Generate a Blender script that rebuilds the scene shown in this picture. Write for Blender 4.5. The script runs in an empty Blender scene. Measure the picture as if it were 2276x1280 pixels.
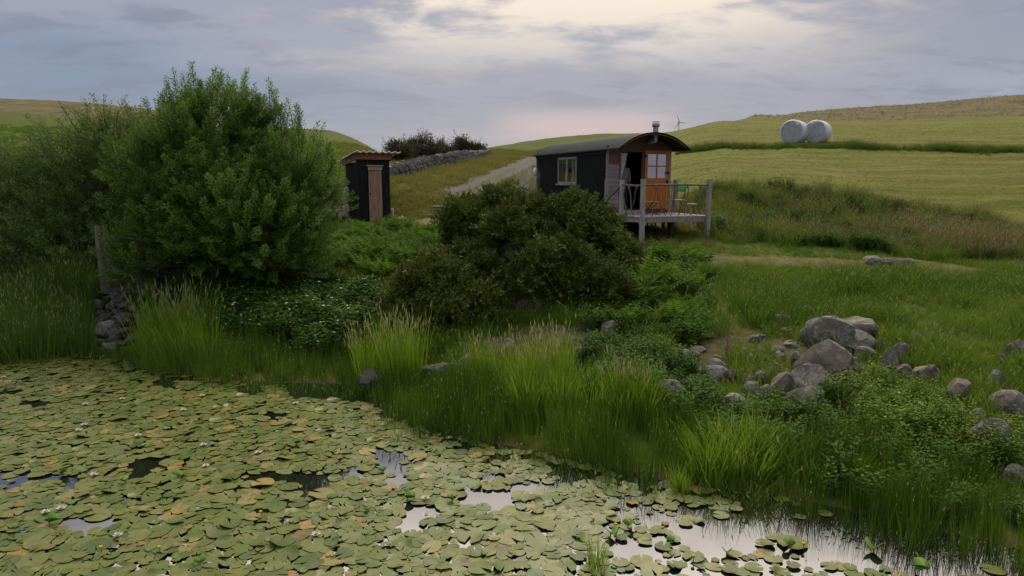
import bpy, bmesh, math, random
import numpy as np
from mathutils import Vector, Matrix, Euler, noise as mnoise

random.seed(7); RNG = np.random.default_rng(7)
SC = bpy.context.scene
COL = SC.collection

# ------------------------------------------------------------------ camera
CAM_H = 3.3
PITCH = math.radians(9.0)
cam_d = bpy.data.cameras.new('camera'); cam = bpy.data.objects.new('camera', cam_d); COL.objects.link(cam)
cam_d.sensor_width = 36.0; cam_d.lens = 24.0; cam_d.clip_start = 0.05; cam_d.clip_end = 3000
cam.location = (0, 0, CAM_H); cam.rotation_euler = (math.radians(90) - PITCH, 0, 0)
SC.camera = cam

# ------------------------------------------------------------------ world, sun, exposure
SUN_AZ, SUN_EL = math.radians(8.0), math.radians(46.0)      # azimuth to the right of straight ahead (+Y)
world = bpy.data.worlds.new('World'); SC.world = world; world.use_nodes = True

def build_sky():
    nt = world.node_tree; nt.nodes.clear(); N = nt.nodes; Lk = nt.links
    def node(t, **kw):
        n = N.new(t)
        for k, v in kw.items(): setattr(n, k, v)
        return n
    def math_(op, a, b=None, c=None, clamp=False):
        n = node('ShaderNodeMath', operation=op, use_clamp=clamp)
        for i, v in enumerate((a, b, c)):
            if v is None: continue
            if isinstance(v, (int, float)): n.inputs[i].default_value = v
            else: Lk.new(v, n.inputs[i])
        return n.outputs[0]
    def mix(f, a, b):
        n = node('ShaderNodeMix', data_type='RGBA')
        for i, v in ((0, f), (6, a), (7, b)):
            if isinstance(v, (int, float)): n.inputs[i].default_value = v
            elif isinstance(v, tuple): n.inputs[i].default_value = (*v, 1)
            else: Lk.new(v, n.inputs[i])
        return n.outputs[2]
    def smooth(v, lo, hi):
        n = node('ShaderNodeMapRange', interpolation_type='SMOOTHSTEP')
        Lk.new(v, n.inputs[0]); n.inputs[1].default_value = lo; n.inputs[2].default_value = hi
        return n.outputs[0]
    tc = node('ShaderNodeTexCoord'); sep = node('ShaderNodeSeparateXYZ'); Lk.new(tc.outputs['Generated'], sep.inputs[0])
    x, y, z = sep.outputs
    zz = math_('ADD', math_('MAXIMUM', z, 0.0), 0.16)
    comb = node('ShaderNodeCombineXYZ')
    Lk.new(math_('DIVIDE', x, zz), comb.inputs[0]); Lk.new(math_('DIVIDE', y, zz), comb.inputs[1])
    def noise(scale, detail, rough, dist, loc, stretch=(1, 1, 1)):
        mp = node('ShaderNodeMapping'); Lk.new(comb.outputs[0], mp.inputs[0])
        mp.inputs['Location'].default_value = loc; mp.inputs['Scale'].default_value = stretch
        n = node('ShaderNodeTexNoise'); Lk.new(mp.outputs[0], n.inputs['Vector'])
        n.inputs['Scale'].default_value = scale; n.inputs['Detail'].default_value = detail
        n.inputs['Roughness'].default_value = rough; n.inputs['Distortion'].default_value = dist
        return n.outputs['Fac']
    n1 = noise(0.85, 6, 0.58, 0.35, (12.1, 1.2, 0))
    n2 = noise(0.42, 4, 0.52, 0.2, (28.8, 35.2, 0), (1, 1.5, 1))
    n3 = noise(2.6, 5, 0.6, 0.3, (34.6, 18.9, 0), (1, 1.6, 1))
    sky = node('ShaderNodeTexSky', sky_type='NISHITA', sun_disc=False)
    sky.sun_elevation = SUN_EL; sky.sun_rotation = SUN_AZ
    skyd = node('ShaderNodeVectorMath', operation='SCALE'); Lk.new(sky.outputs[0], skyd.inputs[0]); skyd.inputs[3].default_value = 0.05
    # direction of the veiled sun
    def dot(az, el):
        g = (math.sin(az) * math.cos(el), math.cos(az) * math.cos(el), math.sin(el))
        n = node('ShaderNodeVectorMath', operation='DOT_PRODUCT'); Lk.new(tc.outputs['Generated'], n.inputs[0]); n.inputs[1].default_value = g
        return n.outputs['Value']
    d_sun = dot(math.radians(6), math.radians(22))
    base = mix(smooth(x, -0.70, 0.30), (0.240, 0.300, 0.415), (0.335, 0.340, 0.420))          # blue grey to lavender grey
    base = mix(math_('MULTIPLY', smooth(n2, 0.42, 0.66), 0.8), base, (0.40, 0.41, 0.49))
    base = mix(math_('MULTIPLY', smooth(n3, 0.46, 0.66), 0.7), base, (0.24, 0.255, 0.34))
    low = smooth(z, 0.13, 0.0)                                                             # paler air towards the horizon
    base = mix(math_('MULTIPLY', low, 0.6), base, (0.38, 0.38, 0.455))
    base = mix(math_('MULTIPLY', math_('MULTIPLY', low, smooth(dot(math.radians(3), math.radians(4)), 0.955, 1.0)), 0.42), base, (0.56, 0.46, 0.48))
    band = math_('MULTIPLY', smooth(z, 0.035, 0.072), smooth(z, 0.108, 0.080))
    base = mix(math_('MULTIPLY', math_('MULTIPLY', smooth(dot(math.radians(6), math.radians(4.2)), 0.988, 0.9995), band), 0.65), base, (0.80, 0.57, 0.53))
    base = mix(math_('MULTIPLY', smooth(d_sun, 0.84, 0.99), 0.26), base, (0.62, 0.55, 0.55))
    nn = math_('ADD', n1, math_('MULTIPLY', math_('SUBTRACT', n3, 0.5), 0.5))
    brk = math_('MULTIPLY', smooth(nn, 0.42, 0.60), smooth(d_sun, 0.85, 0.985))
    brk = math_('MULTIPLY', brk, smooth(z, 0.11, 0.25))
    base = mix(brk, base, (1.08, 0.92, 0.74))
    dim = node('ShaderNodeVectorMath', operation='SCALE'); Lk.new(base, dim.inputs[0]); dim.inputs[3].default_value = 0.63; base = dim.outputs[0]
    # the cloud is thinner and brighter higher up on the sunny side, where the pond mirrors it
    hi = math_('MULTIPLY', smooth(z, 0.34, 0.52), math_('MULTIPLY', smooth(d_sun, 0.35, 0.93), smooth(nn, 0.14, 0.46)))
    base = mix(hi, base, (1.70, 1.47, 1.22))
    base = mix(math_('MULTIPLY', smooth(z, 0.45, 0.85), 0.6), base, (0.95, 0.93, 0.95))
    out = mix(0.12, base, skyd.outputs[0])
    bg = node('ShaderNodeBackground'); Lk.new(out, bg.inputs[0]); bg.inputs[1].default_value = 1.0
    world.cycles.sampling_method = 'MANUAL'; world.cycles.sample_map_resolution = 512
    o = node('ShaderNodeOutputWorld'); Lk.new(bg.outputs[0], o.inputs[0])
build_sky()
sun_d = bpy.data.lights.new('sun', 'SUN'); sun_o = bpy.data.objects.new('sun', sun_d); COL.objects.link(sun_o)
sun_d.energy = 1.5; sun_d.angle = math.radians(25); sun_d.color = (1.0, 0.86, 0.70)
sun_dir = Vector((math.sin(SUN_AZ) * math.cos(SUN_EL), math.cos(SUN_AZ) * math.cos(SUN_EL), math.sin(SUN_EL)))
sun_o.rotation_euler = (-sun_dir).to_track_quat('-Z', 'Y').to_euler(); sun_o.location = (0, 0, 60)
SC.view_settings.view_transform = 'Standard'; SC.view_settings.look = 'None'
SC.view_settings.exposure = 0.62; SC.view_settings.gamma = 1.0; SC.view_settings.use_curve_mapping = False
SC.render.engine = 'CYCLES'
SC.cycles.max_bounces = 6; SC.cycles.diffuse_bounces = 3; SC.cycles.glossy_bounces = 3; SC.cycles.transmission_bounces = 4
SC.cycles.transparent_max_bounces = 8; SC.cycles.volume_bounces = 1; SC.cycles.use_denoising = True
SC.cycles.caustics_reflective = False; SC.cycles.caustics_refractive = False

# ------------------------------------------------------------------ survey: photo directions to places on the ground
sp, cp = math.sin(PITCH), math.cos(PITCH); FPX = 1517.3
def slope_of(py):
    yc = (640 - py) / FPX; return (-sp + yc * cp) / (cp + yc * sp)
def at(px, py, Y):
    xc = (px - 1138) / FPX; yc = (640 - py) / FPX
    return Vector((Y * xc / (cp + yc * sp), Y, CAM_H + Y * slope_of(py)))
def project(X, Y, Z):
    z = Z - CAM_H; d = Y * cp - z * sp
    return 1138 + FPX * X / d, 640 - FPX * (Y * sp + z * cp) / d
def on_water(px, py): return at(px, py, -CAM_H / slope_of(py))
def ppm(p): return FPX / (p[1] * cp - (p[2] - CAM_H) * sp)          # photo pixels per metre at a place

def pchip(xs, ys, x):
    xs = np.asarray(xs, float); ys = np.asarray(ys, float); x = np.clip(x, xs[0], xs[-1])
    h = np.diff(xs); dl = np.diff(ys) / h; m = np.zeros_like(ys); m[0] = dl[0]; m[-1] = dl[-1]
    for i in range(1, len(xs) - 1):
        if dl[i - 1] * dl[i] > 0:
            w1 = 2 * h[i] + h[i - 1]; w2 = h[i] + 2 * h[i - 1]
            m[i] = (w1 + w2) / (w1 / dl[i - 1] + w2 / dl[i])
    i = np.clip(np.searchsorted(xs, x, 'right') - 1, 0, len(xs) - 2); t = (x - xs[i]) / h[i]
    return ((2*t**3 - 3*t*t + 1) * ys[i] + (t**3 - 2*t*t + t) * h[i] * m[i] + (-2*t**3 + 3*t*t) * ys[i+1] + (t**3 - t*t) * h[i] * m[i+1])

def S(py, Y): return (Y, CAM_H + Y * slope_of(py))
# terrain profiles along bearings (named by the photo column on the horizon): (distance, height)
PROF = {
 -900: [(0, -.5), (12, .0), (16, .5), (22, 1.6), (40, 5.5), S(250, 90), S(222, 150), (230, 14), (900, 0)],
 0:    [(0, -.5), (12, .0), (16, .5), (22, 1.5), (40, 5.0), S(253, 90), S(226, 150), (230, 14), (900, 0)],
 230:  [(0, -.5), (12.9, .0), (14.5, .45), (18, 1.0), (24, 2.0), (40, 5.0), S(265, 90), S(240, 140), (220, 10), (900, 0)],
 500:  [(0, -.5), (10.9, .0), (14, .5), (18, 1.1), (23, 1.9), (40, 4.5), S(290, 85), S(265, 125), (200, 8), (900, 0)],
 730:  [(0, -.5), (10.6, .0), (13.5, .5), (17, 1.1), (22, 1.8), (30, 3.2), (45, 5.0), S(300, 110), (190, 6), (900, 0)],
 815:  [(0, -.5), (10.4, .0), (13, .5), (16, 1.05), (20, 1.6), (23, 1.95), (30, 3.4), (45, 5.0), S(329, 100), (180, 5), (900, 0)],
 870:  [(0, -.5), (10.0, .0), (13, .5), (16, 1.05), (20, 1.6), (23, 1.95), S(397, 28), S(372, 36), S(352, 60), (180, 4), (900, 0)],
 1000: [(0, -.5), (8.8, .0), (12, .55), (14, .88), (17, 1.3), (21.5, 1.85), (24, 2.25), (28, 3.0), S(365, 36), S(352, 50), S(345, 90), (180, 4), (900, 0)],
 1085: [(0, -.5), (8.4, .0), (12, .55), (14, .88), (17, 1.3), (21.5, 1.8), (24, 2.2), S(405, 29), S(368, 37), S(347, 46), S(332, 90), (180, 4), (900, 0)],
 1200: [(0, -.5), (7.9, .0), (11.5, .55), (13, .85), (16, 1.25), (20, 1.65), (24, 2.0), S(402, 29), S(362, 40), S(340, 55), S(311, 95), (180, 4), (900, 0)],
 1320: [(0, -.5), (7.4, .0), (11.5, .6), (13, .85), (16, 1.2), (20, 1.5), (24, 1.75), (27, 2.2), (33, 3.6), S(345, 48), S(302, 100), (180, 4), (900, 0)],
 1425: [(0, -.5), (7.2, .0), (11.5, .65), (13, .85), (16, 1.15), (20, 1.47), (24, 1.75), (27, 2.3), (33, 3.7), S(335, 48), S(303, 95), (180, 4), (900, 0)],
 1500: [(0, -.5), (7.0, .0), (11.5, .68), (13, .88), (16, 1.15), (20, 1.47), (23, 1.8), (26, 2.6), (32, 3.9), S(320, 45), S(297, 75), (180, 4), (900, 0)],
 1600: [(0, -.5), (6.8, .0), (9.5, .42), (11.3, .7), (13, .88), (16, 1.12), (20, 1.47), (22.5, 2.1), S(421, 25), S(372, 30), S(320, 39), S(277, 72), (110, 8), (180, 4), (900, 0)],
 1665: [(0, -.5), (6.6, .0), (9.5, .42), (11.3, .75), (13, .9), (16, 1.1), (20, 1.45), (22.5, 2.0), S(425, 25), S(374, 30), S(319, 39), S(266, 75), S(265, 110), (200, 6), (900, 0)],
 1760: [(0, -.5), (6.3, .0), (9.5, .45), (11.3, .82), (13, .95), (16, 1.12), (20, 1.45), (22.5, 1.9), S(430, 25), S(376, 30), S(317, 38), S(273, 75), S(261, 150), (260, 6), (900, 0)],
 1900: [(0, -.5), (6.1, .0), (9.5, .5), (11.3, .85), (13, .97), (16, 1.14), (20, 1.45), (22.5, 1.8), S(447, 25), S(384, 30), S(319, 37), S(273, 72), S(253, 160), (260, 8), (900, 0)],
 2050: [(0, -.5), (5.9, .0), (9.5, .55), (11.3, .88), (13, 1.0), (16, 1.16), (20, 1.45), (22, 1.65), S(474, 24.5), S(398, 29), S(324, 36), S(271, 70), S(245, 165), (260, 10), (900, 0)],
 2276: [(0, -.5), (5.6, .0), (9.5, .62), (11.3, .92), (13, 1.04), (16, 1.2), (20, 1.42), (22, 1.55), S(497, 24), S(412, 28), S(330, 35), S(268, 66), S(228, 170), (260, 14), (900, 0)],
 3200: [(0, -.5), (5.2, .0), (9.5, .7), (11.3, 1.0), (13, 1.1), (16, 1.25), (20, 1.45), (24, 1.9), (28, 3.0), (35, 5.2), S(262, 66), S(205, 170), (260, 18), (900, 0)],
}
_T = np.array([(k - 1138) / FPX / 1.0125 for k in PROF])
_P = [np.array(v) for v in PROF.values()]

# shoreline: photo points on the water plane, then carried on round the pond outside the frame
SHORE = [(-40, 3), (-26, 12.6), (-14, 13.0)] + [tuple(on_water(*q)[:2]) for q in
  [(0, 800), (130, 786), (200, 772), (250, 792), (330, 822), (440, 838), (560, 850), (660, 852), (760, 855), (850, 880), (900, 915),
   (960, 950), (1100, 988), (1250, 1015), (1350, 1040), (1500, 1075), (1620, 1085), (1750, 1108), (1950, 1150), (2100, 1185), (2276, 1225)]] + [(6.2, 4.6), (9, 2.0), (16, -6)]
_SH = np.array(SHORE)
def shore_dist(X, Y):
    """signed distance to the shoreline, positive on land"""
    X = np.asarray(X, float); Y = np.asarray(Y, float); best = np.full(X.shape, 1e9); r = np.zeros(X.shape, bool)
    ring = np.vstack([_SH, [[16, -200], [-40, -200]]])
    for (x0, y0), (x1, y1) in zip(_SH[:-1], _SH[1:]):
        dx, dy = x1 - x0, y1 - y0; L2 = dx * dx + dy * dy
        t = np.clip(((X - x0) * dx + (Y - y0) * dy) / L2, 0, 1)
        best = np.minimum(best, np.hypot(X - (x0 + t * dx), Y - (y0 + t * dy)))
    for (x0, y0), (x1, y1) in zip(ring, np.roll(ring, -1, 0)):
        if y0 == y1: continue
        r ^= ((y0 > Y) != (y1 > Y)) & (X < (x1 - x0) * (Y - y0) / (y1 - y0) + x0)
    return np.where(r, -best, best)

def vnoise(X, Y, s, seed=0):
    """smooth value noise in [-1,1]"""
    X = np.asarray(X, float) * s + seed * 17.3; Y = np.asarray(Y, float) * s - seed * 9.1
    xi = np.floor(X).astype(np.int64); yi = np.floor(Y).astype(np.int64); fx = X - xi; fy = Y - yi
    fx = fx * fx * (3 - 2 * fx); fy = fy * fy * (3 - 2 * fy)
    def h(a, b):
        n = (a * 374761393 + b * 668265263 + seed * 1274126177) & 0x7fffffff
        n = ((n ^ (n >> 13)) * 1274126177) & 0x7fffffff
        return ((n ^ (n >> 16)) & 0xffff) / 32767.5 - 1
    return (h(xi, yi) * (1 - fx) + h(xi + 1, yi) * fx) * (1 - fy) + (h(xi, yi + 1) * (1 - fx) + h(xi + 1, yi + 1) * fx) * fy

def sstep(a, b, x):
    t = np.clip((x - a) / (b - a), 0, 1); return t * t * (3 - 2 * t)

def height(X, Y):
    X = np.atleast_1d(np.asarray(X, float)); Y = np.atleast_1d(np.asarray(Y, float))
    sh = X.shape; X = X.ravel(); Y = Y.ravel()
    Yc = np.maximum(Y, 0.5); t = np.clip(X / Yc, _T[0], _T[-1])
    zs = np.stack([pchip(p[:, 0], p[:, 1], np.clip(Yc, 0, 899)) for p in _P])          # bearings x points
    i = np.clip(np.searchsorted(_T, t, 'right') - 1, 0, len(_T) - 2); j = np.arange(len(t))
    u = (t - _T[i]) / (_T[i + 1] - _T[i])
    # monotone-ish cubic across bearings
    def sl(k):
        k = np.clip(k, 1, len(_T) - 2)
        return (zs[k + 1, j] - zs[k - 1, j]) / (_T[k + 1] - _T[k - 1])
    hgt = _T[i + 1] - _T[i]; a, b = zs[i, j], zs[i + 1, j]; ma, mb = sl(i) * hgt, sl(i + 1) * hgt
    lim = 1.5 * np.abs(b - a) + 1e-6; ma = np.clip(ma, -lim, lim); mb = np.clip(mb, -lim, lim)
    z = (2*u**3 - 3*u*u + 1) * a + (u**3 - 2*u*u + u) * ma + (-2*u**3 + 3*u*u) * b + (u**3 - u*u) * mb
    d = shore_dist(X, Y)
    k = sstep(0.0, 2.6, d)
    z = np.where(d > 0, np.clip(d, 0, 3) * 0.12 * (1 - k) + z * k, np.maximum(-0.9, d * 0.4))
    rough = 0.045 * vnoise(X, Y, 1.1, 3) + 0.03 * vnoise(X, Y, 2.7, 4)
    rough = rough * sstep(0.2, 1.2, d) + 0.05 * vnoise(X, Y, 0.3, 5) * sstep(24, 40, Y) + 0.3 * vnoise(X, Y, 0.05, 6) * sstep(50, 90, Y) * (Y < 200)
    rough = rough + 0.10 * vnoise(X, Y, 0.55, 8) * sstep(95, 130, Y) * (X > 0)
    return (z + rough).reshape(sh)
def gz(x, y): return float(height(x, y)[0])
def ground_at(px, py, y0=5.0, y1=220.0):
    """first place on the ground in a photo direction"""
    Ys = np.geomspace(y0, y1, 900); k = (px - 1138) / FPX / (cp + (640 - py) / FPX * sp); s = slope_of(py)
    under = (CAM_H + Ys * s) - np.maximum(height(Ys * k, Ys), 0.0)
    w = np.where(under <= 0)[0]; i = w[0] if len(w) else len(Ys) - 1
    Y = Ys[i]; return Vector((Y * k, Y, max(0.0, gz(Y * k, Y))))
def inpoly(px, py, poly):
    px = np.asarray(px); py = np.asarray(py); r = np.zeros(px.shape, bool); n = len(poly)
    for i in range(n):
        x0, y0 = poly[i]; x1, y1 = poly[(i + 1) % n]
        if y0 == y1: continue
        r ^= ((y0 > py) != (y1 > py)) & (px < (x1 - x0) * (py - y0) / (y1 - y0) + x0)
    return r

# ------------------------------------------------------------------ material helpers
MATS = {}
def nodes_of(m): return m.node_tree.nodes, m.node_tree.links
def new_mat(name):
    m = bpy.data.materials.new(name); m.use_nodes = True; MATS[name] = m; return m
def ramp(N, cols):
    r = N.new('ShaderNodeValToRGB'); e = r.color_ramp.elements
    while len(e) < len(cols): e.new(0.5)
    for i, c in enumerate(cols):
        pos, c3 = c if len(c) == 2 else (i / max(1, len(cols) - 1), c)
        e[i].position = pos; e[i].color = (*c3, 1)
    return r
GAIN = 2.3
def leaf_mat(name, cols, transl=0.3, rough=0.75, island=0.5, spec=0.10):
    m = new_mat(name); N, L = nodes_of(m); b = N['Principled BSDF']; out = N['Material Output']
    at_ = N.new('ShaderNodeAttribute'); at_.attribute_type = 'INSTANCER'; at_.attribute_name = 'tint'
    g = N.new('ShaderNodeNewGeometry')
    mx = N.new('ShaderNodeMix'); mx.data_type = 'FLOAT'; mx.inputs[0].default_value = island
    L.new(at_.outputs['Fac'], mx.inputs[2]); L.new(g.outputs['Random Per Island'], mx.inputs[3])
    cols = [(p_, tuple(min(.85, v * GAIN) for v in c_)) for p_, c_ in cols] if not name.startswith('petal') else cols
    r = ramp(N, cols); L.new(mx.outputs[0], r.inputs[0])
    L.new(r.outputs[0], b.inputs['Base Color']); b.inputs['Roughness'].default_value = rough
    b.inputs['Specular IOR Level'].default_value = spec
    if transl:
        t = N.new('ShaderNodeBsdfTranslucent'); hs = N.new('ShaderNodeHueSaturation'); hs.inputs['Value'].default_value = 1.25
        L.new(r.outputs[0], hs.inputs['Color']); L.new(hs.outputs[0], t.inputs['Color'])
        s = N.new('ShaderNodeMixShader'); s.inputs[0].default_value = transl
        L.new(b.outputs[0], s.inputs[1]); L.new(t.outputs[0], s.inputs[2]); L.new(s.outputs[0], out.inputs['Surface'])
    return m
def solid_mat(name, c1, c2=None, scale=6.0, rough=0.7, metal=0.0, bump=0.0, bscale=None, stretch=(1, 1, 1), detail=6, spec=0.4, rand=0.0, c3=None):
    """two or three tone procedural noise colour, optional bump, optional per-object variation"""
    m = new_mat(name); N, L = nodes_of(m); b = N['Principled BSDF']
    tc = N.new('ShaderNodeTexCoord'); mp = N.new('ShaderNodeMapping'); mp.inputs['Scale'].default_value = stretch
    oi = N.new('ShaderNodeObjectInfo')
    add = N.new('ShaderNodeVectorMath'); add.operation = 'ADD'
    sc = N.new('ShaderNodeVectorMath'); sc.operation = 'SCALE'; sc.inputs[3].default_value = 37.0
    cmb = N.new('ShaderNodeCombineXYZ')
    for i in range(3): L.new(oi.outputs['Random'], cmb.inputs[i])
    L.new(cmb.outputs[0], sc.inputs[0]); L.new(tc.outputs['Object'], add.inputs[0]); L.new(sc.outputs[0], add.inputs[1]); L.new(add.outputs[0], mp.inputs[0])
    n = N.new('ShaderNodeTexNoise'); n.inputs['Scale'].default_value = scale; n.inputs['Detail'].default_value = detail; n.inputs['Roughness'].default_value = 0.65
    L.new(mp.outputs[0], n.inputs['Vector'])
    cols = [(0.32, c1), (0.68, c2 or c1)] if c3 is None else [(0.30, c1), (0.5, c2), (0.68, c3)]
    r = ramp(N, cols); L.new(n.outputs['Fac'], r.inputs[0]); src = r.outputs[0]
    if rand:
        hs = N.new('ShaderNodeHueSaturation'); mr = N.new('ShaderNodeMapRange')
        mr.inputs[3].default_value = 1 - rand; mr.inputs[4].default_value = 1 + rand
        L.new(oi.outputs['Random'], mr.inputs[0]); L.new(mr.outputs[0], hs.inputs['Value']); L.new(src, hs.inputs['Color']); src = hs.outputs[0]
    L.new(src, b.inputs['Base Color']); b.inputs['Roughness'].default_value = rough; b.inputs['Metallic'].default_value = metal
    b.inputs['Specular IOR Level'].default_value = spec
    if bump:
        n2 = N.new('ShaderNodeTexNoise'); n2.inputs['Scale'].default_value = bscale or scale * 4; n2.inputs['Detail'].default_value = 6
        L.new(mp.outputs[0], n2.inputs['Vector']); bp = N.new('ShaderNodeBump'); bp.inputs['Strength'].default_value = bump; bp.inputs['Distance'].default_value = 0.02
        L.new(n2.outputs['Fac'], bp.inputs['Height']); L.new(bp.outputs[0], b.inputs['Normal'])
    return m

# ------------------------------------------------------------------ mesh helpers
class MB:
    def __init__(s): s.v = []; s.f = []; s.m = []
    def add(s, vs, fs, mi=0):
        o = len(s.v); s.v.extend([tuple(v) for v in vs]); s.f.extend([tuple(i + o for i in f) for f in fs]); s.m.extend([mi] * len(fs))
    def box(s, x0, x1, y0, y1, z0, z1, mi=0, M=None):
        vs = [Vector((x, y, z)) for z in (z0, z1) for y in (y0, y1) for x in (x0, x1)]
        if M is not None: vs = [M @ v for v in vs]
        s.add(vs, [(0, 2, 3, 1), (4, 5, 7, 6), (0, 1, 5, 4), (2, 6, 7, 3), (0, 4, 6, 2), (1, 3, 7, 5)], mi)
    def tube(s, pts, rad, n=7, mi=0, cap=True):
        pts = [Vector(p) for p in pts]; rad = rad if hasattr(rad, '__len__') else [rad] * len(pts); vs = []; prev = None
        for i, p in enumerate(pts):
            t = (pts[min(i + 1, len(pts) - 1)] - pts[max(i - 1, 0)]).normalized()
            a = t.orthogonal().normalized() if prev is None else (prev - t * prev.dot(t)).normalized(); prev = a; b = t.cross(a)
            vs += [p + (a * math.cos(2 * math.pi * k / n) + b * math.sin(2 * math.pi * k / n)) * rad[i] for k in range(n)]
        fs = [(i * n + k, i * n + (k + 1) % n, (i + 1) * n + (k + 1) % n, (i + 1) * n + k) for i in range(len(pts) - 1) for k in range(n)]
        if cap: fs += [tuple(range(n - 1, -1, -1)), tuple((len(pts) - 1) * n + k for k in range(n))]
        s.add(vs, fs, mi)
    def lathe(s, prof, n=20, c=(0, 0, 0), mi=0):
        c = Vector(c); vs = [c + Vector((r * math.cos(2 * math.pi * k / n), r * math.sin(2 * math.pi * k / n), z)) for r, z in prof for k in range(n)]
        fs = [(i * n + k, i * n + (k + 1) % n, (i + 1) * n + (k + 1) % n, (i + 1) * n + k) for i in range(len(prof) - 1) for k in range(n)]
        s.add(vs, fs, mi)
    def blade(s, base, az, lean, L, w, curve=0.6, seg=3, mi=0, roll=None):
        """tapered strip that starts at lean from vertical and bends over"""
        p = Vector(base); d = Vector((math.cos(az), math.sin(az), 0)); a = lean; r = az + math.pi / 2 if roll is None else roll
        side = Vector((math.cos(r), math.sin(r), 0)); vs = []
        for i in range(seg + 1):
            t = i / seg; ww = w * (1 - t ** 1.6) * 0.5
            if i == seg: vs.append(p.copy())
            else: vs += [p - side * ww, p + side * ww]
            p = p + (d * math.sin(a) + Vector((0, 0, 1)) * math.cos(a)) * (L / seg); a += curve / seg
        fs = [(2 * i, 2 * i + 1, 2 * i + 3, 2 * i + 2) for i in range(seg - 1)] + [(2 * seg - 2, 2 * seg - 1, 2 * seg)]
        s.add(vs, fs, mi); return vs[-1], a
    def leaf(s, p, d, nrm, L, w, mi=0):
        """flat pointed leaf: 4-point diamond"""
        d = d.normalized(); side = d.cross(nrm)
        if side.length < 1e-4: side = d.orthogonal()
        side.normalize(); s.add([p, p + d * L * .45 - side * w * .5, p + d * L, p + d * L * .45 + side * w * .5], [(0, 1, 2, 3)], mi)
    def mesh(s, name, mats, smooth=False):
        me = bpy.data.meshes.new(name); me.from_pydata(s.v, [], s.f)
        for m in (mats if isinstance(mats, (list, tuple)) else [mats]): me.materials.append(m)
        if len(s.m) and max(s.m) > 0: me.polygons.foreach_set('material_index', s.m)
        if smooth: me.polygons.foreach_set('use_smooth', [True] * len(me.polygons))
        me.update(); return me
    def obj(s, name, mats, parent=None, smooth=False):
        return link(name, s.mesh(name, mats, smooth), parent)
def link(name, me, parent=None):
    o = bpy.data.objects.new(name, me); COL.objects.link(o)
    if parent is not None: o.parent = parent
    return o
def tag(o, label, cat, group=None, kind=None):
    o['label'] = label; o['category'] = cat
    if group: o['group'] = group
    if kind: o['kind'] = kind
    return o
def empty(name, loc, rz=0.0):
    o = bpy.data.objects.new(name, None); COL.objects.link(o); o.location = loc; o.rotation_euler = (0, 0, rz); o.empty_display_size = 0.3; return o
def structure(o): o['kind'] = 'structure'; return o
def rod(name, a, b, r, mat, parent=None, n=7):
    m = MB(); m.tube([a, b], r, n); return m.obj(name, mat, parent, True)
def boxo(name, x0, x1, y0, y1, z0, z1, mat, parent=None, bevel=0.0, M=None):
    m = MB(); m.box(x0, x1, y0, y1, z0, z1, 0, M); o = m.obj(name, mat, parent)
    if bevel:
        b = o.modifiers.new('bevel', 'BEVEL'); b.width = bevel; b.segments = 2
    return o

# ------------------------------------------------------------------ scatter with geometry nodes (stuff, crowns)
_groups = {}
def gn_group(coll):
    if coll.name in _groups: return _groups[coll.name]
    ng = bpy.data.node_groups.new('scatter_' + coll.name, 'GeometryNodeTree')
    ng.interface.new_socket('Geometry', in_out='INPUT', socket_type='NodeSocketGeometry')
    ng.interface.new_socket('Geometry', in_out='OUTPUT', socket_type='NodeSocketGeometry')
    N, L = ng.nodes, ng.links; i = N.new('NodeGroupInput'); o = N.new('NodeGroupOutput')
    ci = N.new('GeometryNodeCollectionInfo'); ci.inputs['Collection'].default_value = coll
    ci.inputs['Separate Children'].default_value = True; ci.inputs['Reset Children'].default_value = True
    iop = N.new('GeometryNodeInstanceOnPoints'); iop.inputs['Pick Instance'].default_value = True
    def named(n, t):
        a = N.new('GeometryNodeInputNamedAttribute'); a.data_type = t; a.inputs['Name'].default_value = n; return a.outputs['Attribute']
    L.new(i.outputs[0], iop.inputs['Points']); L.new(ci.outputs[0], iop.inputs['Instance'])
    L.new(named('pick', 'INT'), iop.inputs['Instance Index']); L.new(named('rot', 'FLOAT_VECTOR'), iop.inputs['Rotation']); L.new(named('scl', 'FLOAT_VECTOR'), iop.inputs['Scale'])
    L.new(iop.outputs[0], o.inputs[0]); _groups[coll.name] = ng; return ng
def variants(name, meshes):
    c = bpy.data.collections.new(name)
    for k, me in enumerate(meshes): c.objects.link(bpy.data.objects.new('%s_%02d' % (name, k), me))
    return c
def scatter(name, pts, rot, scl, tint, coll, parent=None):
    pts = np.asarray(pts, np.float32); n = len(pts); me = bpy.data.meshes.new(name); me.vertices.add(n); me.vertices.foreach_set('co', pts.ravel())
    scl = np.asarray(scl, np.float32)
    if scl.ndim == 1: scl = np.repeat(scl[:, None], 3, 1)
    for nm, ty, key, val in (('rot', 'FLOAT_VECTOR', 'vector', rot), ('scl', 'FLOAT_VECTOR', 'vector', scl), ('tint', 'FLOAT', 'value', tint)):
        a = me.attributes.new(nm, ty, 'POINT'); a.data.foreach_set(key, np.asarray(val, np.float32).ravel())
    a = me.attributes.new('pick', 'INT', 'POINT'); a.data.foreach_set('value', RNG.integers(0, len(coll.objects), n).astype(np.int32))
    o = link(name, me, parent); md = o.modifiers.new('scatter', 'NODES'); md.node_group = gn_group(coll); return o
def zrot(n, tilt=0.12): return np.stack([RNG.normal(0, tilt, n), RNG.normal(0, tilt, n), RNG.uniform(0, 6.283, n)], 1)
def dir_rot(D):
    D = D / np.linalg.norm(D, axis=1, keepdims=True); th = np.arccos(np.clip(D[:, 2], -1, 1)); ph = np.arctan2(D[:, 1], D[:, 0])
    return np.stack([np.zeros(len(D)), th, ph], 1)

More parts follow.
